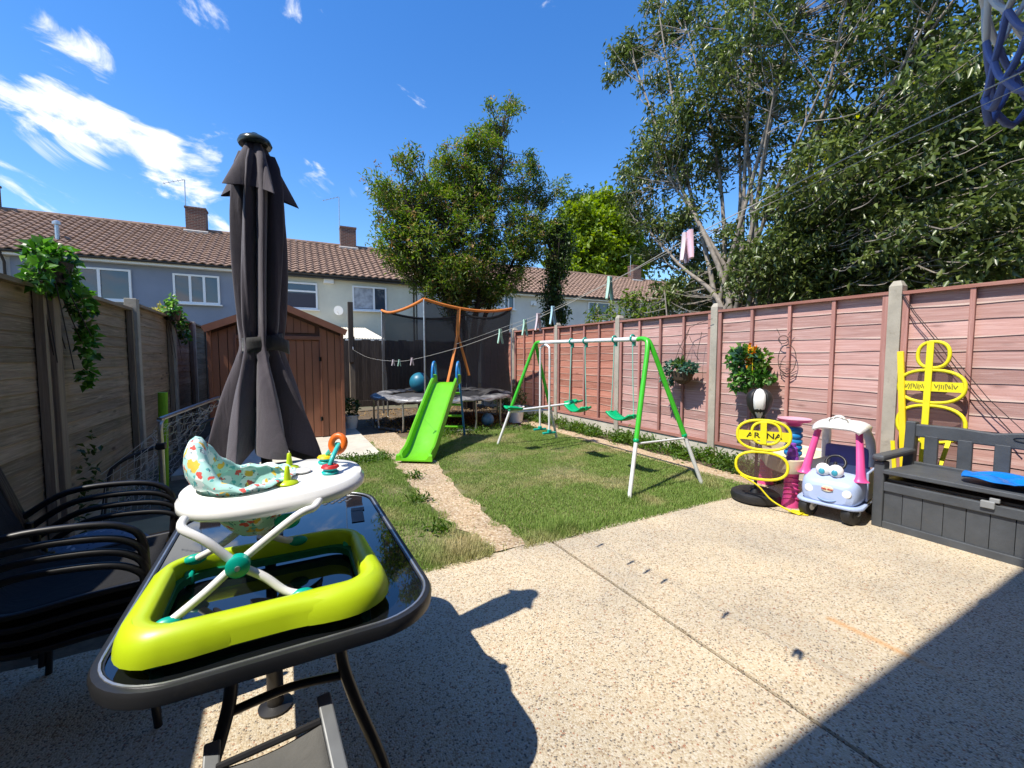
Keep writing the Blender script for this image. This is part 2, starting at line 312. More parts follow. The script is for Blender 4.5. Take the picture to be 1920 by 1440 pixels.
def bricks(name, c1, c2, mortar, scale):
    m, N, L, B = nodes(name); src, _ = coords(N, L, False); b = N.new('ShaderNodeTexBrick'); b.inputs['Color1'].default_value = (*c1, 1); b.inputs['Color2'].default_value = (*c2, 1); b.inputs['Mortar'].default_value = (*mortar, 1)
    b.inputs['Scale'].default_value = scale; b.inputs['Mortar Size'].default_value = .012; b.inputs['Brick Width'].default_value = .225; b.inputs['Row Height'].default_value = .075
    sep = N.new('ShaderNodeSeparateXYZ'); L.new(src, sep.inputs[0]); cmb = N.new('ShaderNodeCombineXYZ'); ad = N.new('ShaderNodeMath'); L.new(sep.outputs[0], ad.inputs[0]); L.new(sep.outputs[1], ad.inputs[1]); L.new(ad.outputs[0], cmb.inputs[0]); L.new(sep.outputs[2], cmb.inputs[1]); L.new(cmb.outputs[0], b.inputs['Vector'])
    L.new(b.outputs['Color'], B.inputs['Base Color']); B.inputs['Roughness'].default_value = .9; bump(N, L, B, b.outputs['Fac'], -.6, .01); return m
m_brick = bricks('dark_red_brick', (.17, .062, .04), (.085, .035, .028), (.20, .16, .13), 1.0)
def glassm(name, col, rough=.03):
    m, N, L, B = nodes(name); B.inputs['Base Color'].default_value = (*col, 1); B.inputs['Roughness'].default_value = rough; B.inputs['Specular IOR Level'].default_value = .8; B.inputs['Coat Weight'].default_value = .3; B.inputs['Coat Roughness'].default_value = .02; return m
m_pane = glassm('window_glass', (.035, .05, .075)); m_tableglass = glassm('smoked_table_glass', (.006, .007, .009), .025)
PL = lambda n, c, r=.38, **k: plain(n, c, r, **k)
m_lime = PL('lime_plastic', (.50, .66, .012), .35, var=.08, dirt=.06); m_green = PL('bright_green_plastic', (.15, .52, .015), .32, var=.12, dirt=.1); m_swinggreen = PL('swing_green_coat', (.06, .52, .03), .3, var=.1)
m_seatgreen = PL('jade_green_plastic', (.0, .40, .15), .35, var=.1); m_teal = PL('teal_plastic', (.0, .40, .30), .35); m_blue = PL('blue_plastic', (.03, .22, .55), .35); m_white = PL('glossy_white_plastic', (.82, .82, .80), .25, var=.03)
m_orange = PL('orange_plastic', (.85, .17, .015), .4); m_red = PL('red_plastic', (.62, .03, .03), .35); m_yellow = PL('yellow_plastic', (.85, .62, .01), .4, var=.1); m_lemon = PL('lemon_yellow_fabric', (.84, .74, .01), .6, var=.12, dirt=.1)
m_pink = PL('hot_pink_plastic', (.78, .085, .30), .38, var=.12); m_palepink = PL('pale_pink_plastic', (.80, .42, .52), .45); m_skyblue = PL('powder_blue_plastic', (.40, .50, .74), .4, var=.08, dirt=.1); m_indigo = PL('indigo_plastic', (.10, .10, .32), .45)
m_toyblue = PL('toy_blue_plastic', (.02, .26, .62), .35); m_purple = PL('purple_plastic', (.24, .06, .42), .35); m_creamp = PL('cream_plastic', (.80, .70, .50), .45, dirt=.15); m_lilac = PL('lilac_plastic', (.50, .33, .62), .45)
m_char = plain('charcoal_plastic_wood', (.075, .083, .092), .55, var=.25, scale=7, bmp=.4, bscale=70, dirt=.18); m_rubber = plain('black_rubber', (.016, .016, .017), .55, var=.3, dirt=.12)
m_tarp = plain('blue_tarpaulin', (.0, .18, .62), .3, var=.2, scale=9); m_shed = plain('brown_shed_resin', (.27, .11, .058), .5, var=.2, scale=1.5, bmp=.3, bscale=130); m_sheddark = plain('dark_brown_trim', (.12, .05, .028), .5)
m_sheden = plain('shed_trim_brown', (.25, .10, .055), .5)
m_parasol = fabric('parasol_canvas', (.058, .049, .062), (.082, .069, .084)); m_sling = fabric('black_sling_mesh', (.004, .004, .005), (.006, .006, .007), 900, .9, 0); m_greymesh = fabric('grey_textilene', (.075, .075, .07), (.11, .105, .095), 1400)
m_net_dark = netmat('trampoline_netting', (.016, .016, .018), .76); m_mat = fabric('trampoline_bed', (.02, .02, .022), (.035, .035, .035)); m_pad = plain('worn_black_pad', (.05, .05, .055), .5, var=.6, col2=(.30, .29, .28), scale=5)
m_trampo = plain('orange_sleeve', (.72, .22, .035), .6, var=.2, dirt=.3); m_rope = plain('white_cord', (.62, .60, .54), .8); m_aqua_rope = plain('aqua_rope', (.30, .62, .50), .8)
m_bark = plain('grey_bark', (.36, .31, .255), .9, var=.5, scale=7, bmp=.8, bscale=30); m_darkbark = plain('dark_bark', (.06, .048, .036), .95, var=.4, scale=6, bmp=.8, bscale=30)
m_leafbig = leafmat('glossy_laurel_leaf', [(.055, .085, .022), (.085, .125, .034), (.125, .17, .046), (.20, .235, .07)], .30, .38, .8, .6)
m_leafmid = leafmat('olive_small_leaf', [(.07, .135, .018), (.11, .19, .026), (.155, .225, .036), (.22, .21, .06)], .42, .45, .8)
m_flower = leafmat('rusty_flower_head', [(.34, .21, .085), (.42, .28, .12), (.26, .17, .06)], .25, .8, 3)
m_leaflight = leafmat('yellow_green_leaf', [(.12, .19, .014), (.18, .26, .02), (.25, .32, .03)], .4, .5, .35)
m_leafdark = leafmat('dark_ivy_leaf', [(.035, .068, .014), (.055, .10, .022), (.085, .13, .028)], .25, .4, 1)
m_ivy = leafmat('fresh_ivy_leaf', [(.025, .075, .015), (.05, .14, .022), (.10, .25, .04), (.26, .44, .12)], .35, .35, 5)
m_succ = leafmat('blue_green_succulent', [(.04, .11, .08), (.06, .15, .11), (.08, .18, .06)], .25, .4, 9)
m_weed = leafmat('verge_weed_leaf', [(.05, .11, .012), (.08, .16, .02), (.13, .20, .03)], .4, .5, 3)
m_yellowfl = leafmat('yellow_shrub_leaf', [(.20, .24, .03), (.40, .36, .05), (.55, .50, .25)], .4, .6, 4)
m_leafY = leafmat('golden_leaf', [(.30, .32, .02), (.40, .40, .03), (.22, .27, .02)], .45, .5, .5)
def grassmat():
    m, N, L, B = nodes('dry_patchy_grass'); src, _ = coords(N, L, False); g = N.new('ShaderNodeNewGeometry')
    c = ramp(N, L, g.outputs['Random Per Island'], [(0, (.14, .24, .035)), (.5, (.205, .32, .06)), (1, (.30, .385, .10))])
    dry = ramp(N, L, g.outputs['Random Per Island'], [(0, (.50, .40, .20)), (1, (.62, .52, .29))])
    f = ramp(N, L, noise(N, L, src, 1.15, 5, .62, .5), [(.50, (0, 0, 0)), (.68, (.9, .9, .9))]); c = mix(N, L, f, c, dry)
    L.new(c, B.inputs['Base Color']); B.inputs['Roughness'].default_value = .6; B.inputs['Specular IOR Level'].default_value = .3
    tr = N.new('ShaderNodeBsdfTranslucent'); L.new(c, tr.inputs[0]); ms = N.new('ShaderNodeMixShader'); ms.inputs[0].default_value = .35; L.new(B.outputs[0], ms.inputs[1]); L.new(tr.outputs[0], ms.inputs[2]); L.new(ms.outputs[0], N['Material Output'].inputs[0]); return m
m_grass = grassmat()
m_walkerfab = printed('mint_nursery_print', (.42, .72, .66), [(22, .42, (.76, .88, .85)), (20, .26, (.82, .52, .06)), (27, .22, (.70, .10, .08)), (32, .22, (.10, .45, .45)), (48, .16, (.10, .14, .20))])

# ------------------------------------------------------------------ leaves
def unit(a): return a / np.maximum(1e-9, np.linalg.norm(a, axis=1, keepdims=True))
def leaf_mesh(name, C, D, Nn, Ln, Wd, mat, fold=.35, droop=.15):
    D = unit(D); S = unit(np.cross(D, Nn)); U = np.cross(S, D); Ln = Ln[:, None]; Wd = Wd[:, None]
    b = C; t = C + D * Ln - U * Ln * droop; l = C + D * Ln * .45 + S * Wd * .5 + U * Wd * fold; r = C + D * Ln * .45 - S * Wd * .5 + U * Wd * fold
    n = len(C); V = np.stack([b, l, t, r], 1).reshape(-1, 3); i = np.arange(n)[:, None] * 4
    F = np.concatenate([i + np.array([[0, 2, 1]]), i + np.array([[0, 3, 2]])], 1).reshape(-1, 3)
    return arr_mesh(name, V, F, mat)
def rnd_dirs(n): return unit(rng.normal(size=(n, 3)))
def tree(name, label, loc, limbs, blobs, leaf, mats, cat='tree', twig_r=.010, attach=True, extra=None, group=None, trunk_name='trunk', outl=.04):
    """limbs: (points, r0, r1); blobs: (centre, radii, n twigs); leaf: (length, width, per twig, spread, droop)"""
    root = thing(name, label, cat, loc, group=group); mb = MB(); samples = []
    for pts, r0, r1 in limbs:
        P = spline(pts, 5); n = len(P); mb.tube(P, [r0 + (r1 - r0) * i / (n - 1) for i in range(n)], 7); samples += P[2:]
    S = np.array([tuple(p) for p in samples]); Cs = []; Ds = []
    ll, lw, per, spread, droop = leaf
    for c, rad, n in blobs:
        c = np.array(tuple(c)); rad = np.array(rad if hasattr(rad, '__len__') else (rad,) * 3)
        for _ in range(n):
            d = rng.normal(size=3); d /= np.linalg.norm(d); p = c + d * rad * (rng.random() ** .45) * (rng.uniform(1.1, 1.4) if rng.random() < outl else 1)
            if attach:
                dd = np.linalg.norm(S - p, axis=1) + np.where(S[:, 2] > p[2] + .1, 1.5, 0); a = S[rng.choice(np.argsort(dd)[:7])]; ln = np.linalg.norm(p - a); a = p - (p - a) * (.75 / ln) if ln > 1.7 * max(1, twig_r / .012) else a
                mid = (a + p) / 2 + np.array((0, 0, -.06 * np.linalg.norm(p - a))) + rng.normal(size=3) * .06
                mb.tube(spline([a, mid, p], 3), [twig_r * 1.6, twig_r * 1.4, twig_r * 1.2, twig_r, twig_r * .8, twig_r * .6, twig_r * .5], 4)
                ax = p - mid
            else: ax = d.copy()
            ax = ax / max(1e-6, np.linalg.norm(ax)); k = max(2, int(per * rng.uniform(.6, 1.4)))
            t = rng.random((k, 1)) ** 1.3
            cc = p - ax * t * spread * 1.6 + rng.normal(size=(k, 3)) * spread * .55
            dr = ax * .5 + rnd_dirs(k) * .9 + np.array((0, 0, -droop)); Cs.append(cc); Ds.append(dr)
    C = np.concatenate(Cs); D = np.concatenate(Ds); n = len(C); Nn = rnd_dirs(n) * .7 + np.array((0, 0, 1.0))
    o = np.array(loc); mb.v = [tuple(np.array(v) - o) for v in mb.v]
    if limbs: mb.build(trunk_name, mats[1], root, smooth=60)
    me = leaf_mesh('crown', C - o, D, Nn, ll * rng.uniform(.6, 1.25, n), lw * rng.uniform(.7, 1.25, n), mats[0]); link('crown', me, root)
    if extra:   # flower heads among the leaves
        mat, cnt, sz = extra; sel = rng.choice(n, cnt); h = C[sel] - o + rng.normal(size=(cnt, 3)) * .05 + np.array((0, 0, .05))
        k = 9; cc = np.repeat(h, k, 0) + rng.normal(size=(cnt * k, 3)) * sz * .5; link('flowers', leaf_mesh('flowers', cc, rnd_dirs(cnt * k), rnd_dirs(cnt * k), np.full(cnt * k, sz * .6), np.full(cnt * k, sz * .5), mat), root)
    return root
def plant(name, label, cat, loc, blobs, leaf, mat, stem=None, group=None):
    root = thing(name, label, cat, loc, group=group); Cs = []; Ds = []
    for c, rad, n in blobs:
        rad = np.array(rad if hasattr(rad, '__len__') else (rad,) * 3); d = rnd_dirs(n); Cs.append(np.array(c) + d * rad * (rng.random((n, 1)) ** .5)); Ds.append(d + rnd_dirs(n) * .8 + np.array((0, 0, leaf[2])))
    C = np.concatenate(Cs); D = np.concatenate(Ds); n = len(C)
    link('foliage', leaf_mesh('foliage', C, D, rnd_dirs(n) * .8 + np.array((-.4, -.2, .9)), leaf[0] * rng.uniform(.6, 1.2, n), leaf[1] * rng.uniform(.7, 1.2, n), mat), root)
    return root

# ================================================================== SETTING
def sheet(name, x0, x1, y0, y1, z, mat, thick=.0):
    mb = MB()
    if thick: mb.box(((x0 + x1) / 2, (y0 + y1) / 2, z - thick / 2), (x1 - x0, y1 - y0, thick))
    else: mb.add([(x0, y0, z), (x1, y0, z), (x1, y1, z), (x0, y1, z)], [(0, 1, 2, 3)])
    o = mb.build(name, mat); o['kind'] = 'structure'; return o
sheet('ground', -700, 700, -700, 700, -.05, m_ground)
sheet('soil_bed', -1.42, 5.16, 2.6, 11.66, -.02, m_soil)
patio = sheet('patio', -1.42, 5.16, -.28, 2.62, -.012, m_joint)
for x0, x1 in ((-1.41, 1.736), (1.757, 5.15)):
    n = 24; mb = MB(); top = [(x0 + (x1 - x0) * i / n, 2.645 + random.uniform(-.012, .012)) for i in range(n + 1)]
    mb.prism([(x0, -.27)] + [(x1, -.27)] + top[::-1], -.01, .004); mb.build('slab', m_patio, patio, w=True)
lawn = sheet('lawn', .1, 4.36, 2.655, 7.35, -.004, m_turf)
def pathL(y): return float(np.interp(y, [2.6, 3.1, 3.7, 4.2, 5.3, 6.5, 8], [1.27, 1.25, 1.17, 1.17, 1.25, 1.22, 1.2]))
def pathR(y): return float(np.interp(y, [2.6, 3.2, 3.5, 4.2, 5.1, 6.5, 8], [1.53, 1.54, 1.55, 1.6, 1.72, 1.8, 1.8]))
mb = MB(); ys = np.linspace(2.66, 7.9, 40); lv = [(pathL(y) + random.uniform(-.06, .04), y, .004) for y in ys]; rv = [(pathR(y) + random.uniform(-.04, .06), y, .004) for y in ys]
mb.add(lv + rv, [(i, 40 + i, 41 + i, i + 1) for i in range(39)]); o = mb.build('gravel_path', m_path); o['kind'] = 'structure'
mb = MB(); ys = np.linspace(2.66, 8.5, 30); mb.add([(4.37 + random.uniform(-.03, .02), y, .004) for y in ys] + [(4.70 + random.uniform(-.03, .03), y, .006) for y in ys], [(i, 30 + i, 31 + i, i + 1) for i in range(29)])
o = mb.build('side_path', m_path); o['kind'] = 'structure'
sl = sheet('shed_base', -1.15, 1.19, 6.05, 9.9, .035, m_conc_pale, .06)

def scatter_grass():
    pts = []; n = 330000; x = rng.uniform(.1, 4.42, n); y = rng.uniform(2.60, 7.5, n)
    pl = np.interp(y, [2.6, 3.1, 3.7, 4.2, 5.3, 6.5, 8], [1.27, 1.25, 1.17, 1.17, 1.25, 1.22, 1.2]); pr = np.interp(y, [2.6, 3.2, 3.5, 4.2, 5.1, 6.5, 8], [1.53, 1.54, 1.55, 1.6, 1.72, 1.8, 1.8])
    j = (np.sin(y * 9 + x) + np.sin(y * 23.1 + 2)) * .03
    keep = ~((x > pl + j) & (x < pr + j * 1.3) & (rng.random(n) > .03)); keep &= ~((x < 1.2) & (y > 6.04 + j)); keep &= ~((y > 6.75) & (rng.random(n) < (y - 6.75) / .6)); keep &= y > 2.63 - .03 + j * .4
    bare = np.zeros(n)
    for bx, by, br in ((2.5, 5.6, .42), (3.0, 4.25, .3), (2.2, 5.2, .3), (3.25, 3.6, .22), (.95, 3.15, .28), (3.6, 5.2, .3), (1.9, 6.1, .3), (3.15, 6.4, .4), (1.0, 4.4, .2)):
        bare = np.maximum(bare, np.exp(-((x - bx) ** 2 + (y - by) ** 2) / br ** 2))
    keep &= rng.random(n) > bare * .85
    x, y = x[keep], y[keep]; n = len(x); h = rng.uniform(.012, .034, n) * (1 - .4 * np.exp(-((x - 2.7) ** 2 + (y - 4.8) ** 2) / 2.5))
    edge = (y < 2.78) | (np.abs(x - np.interp(y, [2.6, 3.7, 5.3, 8], [1.25, 1.17, 1.25, 1.2])) < .09); h = np.where(edge, h * 1.6, h)
    for fx, fy in ((2.98, 3.1), (3.97, 3.05), (2.99, 6.03), (4.05, 5.87), (.95, 2.85), (1.15, 2.75), (2.0, 2.85), (2.6, 7.0), (1.9, 2.75)):
        h = h * (1 + 1.1 * np.exp(-((x - fx) ** 2 + (y - fy) ** 2) / .018))
    a = rng.uniform(0, 2 * np.pi, n); lean = rng.uniform(.2, 1.0, n) * h; w = rng.uniform(.0022, .0045, n)
    b = np.stack([x, y, np.full(n, -.004)], 1); s = np.stack([np.cos(a + 1.57), np.sin(a + 1.57), np.zeros(n)], 1) * w[:, None]
    t = b + np.stack([np.cos(a) * lean, np.sin(a) * lean, h], 1)
    V = np.stack([b - s, b + s, t], 1).reshape(-1, 3); F = np.arange(3 * n).reshape(-1, 3)
    o = link('grass', arr_mesh('grass', V, F, m_grass)); o['kind'] = 'stuff'; o['label'] = 'short patchy green and straw coloured lawn grass'; o['category'] = 'grass'
scatter_grass()
def weeds(name, label, pts, leaf, mat, per, spread, cat='weeds'):
    P = np.repeat(np.array(pts), per, 0); n = len(P); C = P + rng.normal(size=(n, 3)) * np.array(spread); C[:, 2] = np.abs(C[:, 2]) * 1.0
    D = rnd_dirs(n) + np.array((-.15, -.1, .7)); me = leaf_mesh(name, C, D, rnd_dirs(n) * .6 + np.array((0, 0, 1)), leaf[0] * rng.uniform(.5, 1.3, n), leaf[1] * rng.uniform(.6, 1.3, n), mat)
    o = link(name, me); o['kind'] = 'stuff'; o['label'] = label; o['category'] = cat
vy = rng.uniform(2.75, 8.3, 150); weeds('verge_weeds', 'green weeds growing between side path and red fence', [(rng.uniform(4.72, 5.08), y, .0) for y in vy], (.075, .022), m_weed, 42, (.07, .07, .06))
weeds('slab_edge_weeds', 'low creeping weeds at the corner of the shed slab', [(rng.uniform(.55, 1.25), rng.uniform(5.75, 6.02), 0) for _ in range(40)], (.045, .02), m_weed, 30, (.05, .05, .035))
weeds('trampoline_weeds', 'low weeds along the shaded edge under the trampoline', [(rng.uniform(1.9, 4.3), rng.uniform(6.9, 7.5), 0) for _ in range(45)], (.06, .016), m_weed, 26, (.07, .07, .05))
weeds('path_weed', 'small rosette weeds on the left of the gravel path', [(1.12, 3.95, 0), (1.3, 4.75, 0), (1.06, 3.2, 0)], (.06, .02), m_weed, 60, (.05, .05, .03))
weeds('leaf_litter', 'dry leaf litter and twigs on the soil under the trampoline', [(rng.uniform(1.7, 4.9), rng.uniform(7.6, 11.2), 0) for _ in range(220)], (.05, .03), m_flower, 8, (.15, .15, .008))

# own house behind the viewer: casts the shade across the near patio
def own_house():
    t = thing('brick_house', 'brick house whose eaves shade the near end of the patio', 'house', (2, -.3, 0))
    mb = MB(); mb.box((2, -3.8, 2.55), (14, 7, 5.1)); mb.build('wall', m_brick, t, w=True)
    mb = MB(); mb.prism([(.6, 5.02), (-3.5, 7.4), (-7.6, 5.02), (-7.6, 5.12), (-3.5, 7.52), (.6, 5.12)], -5.2, 9.2, Matrix(((0, 0, 1), (1, 0, 0), (0, 1, 0))), (0, -.3, 0)); mb.build('roof', m_tile_plain, t, w=True)
    for x, z, w, h in ((-3, 3.9, 1.5, 1.1), (1, 3.9, 1.5, 1.1), (5, 3.9, 1.5, 1.1), (4.6, 1.5, 1.8, 1.2)):
        mb = MB(); mb.box((x, -.29, z), (w, .06, h)); f = mb.build('window', m_upvc, t, w=True); mb = MB(); mb.box((x, -.27, z), (w - .14, .06, h - .14)); mb.build('pane', m_pane, f, w=True)
    mb = MB(); mb.box((.3, -.29, 1.05), (1.9, .05, 2.1)); d = mb.build('door', m_upvc, t, w=True); mb = MB(); mb.box((.3, -.275, 1.05), (1.7, .05, 1.9)); mb.build('pane', m_pane, d, w=True)
own_house()

# ------------------------------------------------------------------ right fence (waney lap panels, concrete posts)
def lap_board(name, L, h, mat, along, seed, wav=.010):
    """overlapping sawn board: tilted so that its wavy lower edge stands proud; runs along +y, face towards -x"""
    r = random.Random(seed); n = 14; ys = [L * i / n for i in range(n + 1)]; p1, p2 = r.uniform(0, 6), r.uniform(0, 6)
    lo = [wav * (math.sin(y * 3.1 + p1) + .6 * math.sin(y * 8.3 + p2)) * .6 for y in ys]
    v = []
    for y, e in zip(ys, lo): v += [(-.009, y, e), (.0, y, h), (.006, y, h), (-.002, y, e)]
    f = []
    for i in range(n):
        for k in range(4): f.append((i * 4 + k, i * 4 + (k + 1) % 4, i * 4 + 4 + (k + 1) % 4, i * 4 + 4 + k))
    f += [(0, 1, 2, 3), tuple(n * 4 + k for k in (3, 2, 1, 0))]
    mb = MB(); mb.add(v, f); return mb.mesh(name, mat)
def right_fence():
    X = 5.2; t = thing('timber_lap_fence', 'pinkish red stained timber lap fence with concrete posts on the right side of garden', 'fence', (X, 1.88, 0))
    posts = [-.05, 1.88, 3.81, 5.70, 7.59, 9.5, 11.4]
    for i, y in enumerate(posts):
        mb = MB(); mb.prism([(-.055, -.05), (.055, -.05), (.055, .05), (-.055, .05)], -.05, 2.06, c=(X, y, 0)); mb.add([(X - .055, y - .05, 2.06), (X + .055, y - .05, 2.06), (X + .055, y + .05, 2.06), (X - .055, y + .05, 2.06), (X - .03, y - .028, 2.11), (X + .03, y - .028, 2.11), (X + .03, y + .028, 2.11), (X - .03, y + .028, 2.11)], [(0, 1, 5, 4), (1, 2, 6, 5), (2, 3, 7, 6), (3, 0, 4, 7), (4, 5, 6, 7)])
        mb.build('post', m_conc, t, w=True)
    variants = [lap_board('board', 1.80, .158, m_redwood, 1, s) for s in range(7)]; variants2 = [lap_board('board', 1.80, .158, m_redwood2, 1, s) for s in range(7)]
    for i in range(len(posts) - 1):
        y0 = posts[i] + .055; y1 = posts[i + 1] - .055; L = y1 - y0; sc = L / 1.80
        mb = MB(); mb.box((X, (y0 + y1) / 2, .085), (.05, L, .23)); mb.build('gravel_board', m_conc_pale, t, w=True, bevel=.004)
        dz = (-.01, .0, 0.0, .01, .02, .0)[i]; n = 13
        for k in range(n):
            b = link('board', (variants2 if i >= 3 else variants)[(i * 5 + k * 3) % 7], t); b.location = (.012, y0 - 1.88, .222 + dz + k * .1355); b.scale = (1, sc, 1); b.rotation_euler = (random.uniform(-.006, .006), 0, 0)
        for k in range(5):
            w = .045 if k in (0, 4) else .034; yy = y0 + w / 2 + (L - w) * k / 4
            mb = MB(); mb.box((X - .030, yy, 1.10 + dz), (.022, w, 1.77)); mb.build('batten', m_redbatten, t, w=True)
        mb = MB(); mb.box((X - .008, (y0 + y1) / 2, 2.0 + dz), (.085, L + .004, .03)); mb.build('capping', m_redrail, t, w=True)
        mb = MB(); mb.box((X - .031, (y0 + y1) / 2, .222 + dz), (.024, L, .04)); mb.build('bottom_rail', m_redrail, t, w=True)
right_fence()
def left_fence():
    X = -1.47; t = thing('weathered_slat_fence', 'weathered brown timber slat fence in shade along the left side', 'fence', (X, 4.2, 0))
    posts = [.4, 2.3, 4.2, 6.18, 8.05, 9.75, 11.6]; tops = [1.84, 1.85, 1.90, 1.97, 2.0, 2.0]
    variants = [lap_board('board', 1.80, .142, m_oldwood, 1, 50 + s, .004) for s in range(6)]
    for i, y in enumerate(posts):
        mb = MB(); mb.box((X + .03, y, .98), (.11, .10, 2.0 + (.1 if i > 2 else 0))); mb.build('post', m_oldbatten if i < 3 else m_conc, t, w=True, bevel=.006)
    for i in range(len(posts) - 1):
        y0 = posts[i] + .04; y1 = posts[i + 1] - .04; L = y1 - y0; top = tops[i]; n = 18; g = (top - .06) / n
        mb = MB(); mb.box((X - .02, (y0 + y1) / 2, .03), (.04, L, .12)); mb.build('gravel_board', m_conc, t, w=True)
        for k in range(n):
            b = link('board', variants[(i * 5 + k * 5) % 6], t); b.location = (-.012, y1 - 4.2, .06 + k * g); b.scale = (-1, -L / 1.80, g / .112); b.rotation_euler = (random.uniform(-.006, .006), random.uniform(-.008, .008), 0)
        for k, yy in enumerate((y0 + .042, y1 - .042)):
            mb = MB(); mb.box((X + .028, yy, top / 2), (.05, .05, top)); mb.build('batten', m_oldbatten, t, w=True)
        mb = MB(); mb.box((X + .012, (y0 + y1) / 2, top + .012), (.07, L, .03)); mb.build('capping', m_oldwood, t, w=True)
left_fence()
def back_fence():
    t = thing('closeboard_fence', 'dark upright closeboard fence across the end of the garden', 'fence', (1.2, 11.7, 0))
    x = -1.4; k = 0
    me = MB().add([(0, -.012, 0), (.118, -.004, 0), (.118, .006, 0), (0, .01, 0), (0, -.012, 1.75), (.118, -.004, 1.75), (.118, .006, 1.75), (0, .01, 1.75)], [(0, 3, 2, 1), (4, 5, 6, 7), (0, 1, 5, 4), (1, 2, 6, 5), (2, 3, 7, 6), (3, 0, 4, 7)]).mesh('board', m_darkwood)
    while x < 5.1:
        b = link('board', me, t); b.location = (x - 1.2, random.uniform(-.004, .004), .08 + random.uniform(-.02, .02)); x += .105
    for xx in (-1.3, 1.2, 3.4, 5.1): mb = MB(); mb.box((xx, 11.75, .93), (.1, .1, 1.86)); mb.build('post', m_darkwood, t, w=True)
    mb = MB(); mb.box((1.85, 11.665, .16), (6.4, .03, .16)); mb.build('gravel_board', m_darkwood, t, w=True)
    for z in (.5, 1.45): mb = MB(); mb.box((1.85, 11.735, z), (6.4, .04, .08)); mb.build('rail', m_darkwood, t, w=True)
back_fence()

# ------------------------------------------------------------------ terrace of houses beyond
def tiles(mb, x0, x1, y0, z0, y1, z1):
    d = Vector((0, y1 - y0, z1 - z0)); Ls = d.length; d.normalize(); nn = Vector((0, -d.z, d.y)); rows = int(Ls / .31); g = Ls / rows; cols = int(round((x1 - x0) / .30)); w = (x1 - x0) / cols
    pr = [(0, .0), (.18, .004), (.36, .036), (.58, .062), (.80, .042), (.95, .002)]
    for r in range(rows):
        b = Vector((0, y0, z0)) + d * (r * g); tp = b + d * (g * 1.06); xs = []
        for c in range(cols):
            j = random.uniform(-.004, .006)
            for u, h in pr: xs.append((x0 + (c + u) * w, h + j))
        xs.append((x1, 0)); n = len(xs)
        vs = [Vector((x, 0, 0)) + b + nn * (h + .050) for x, h in xs] + [Vector((x, 0, 0)) + tp + nn * (h - .004) for x, h in xs] + [Vector((x, 0, 0)) + b + nn * (h * .9 + .004) for x, h in xs]
        mb.add(vs, [(i, i + 1, n + i + 1, n + i) for i in range(n - 1)] + [(2 * n + i, 2 * n + i + 1, i + 1, i) for i in range(n - 1)])
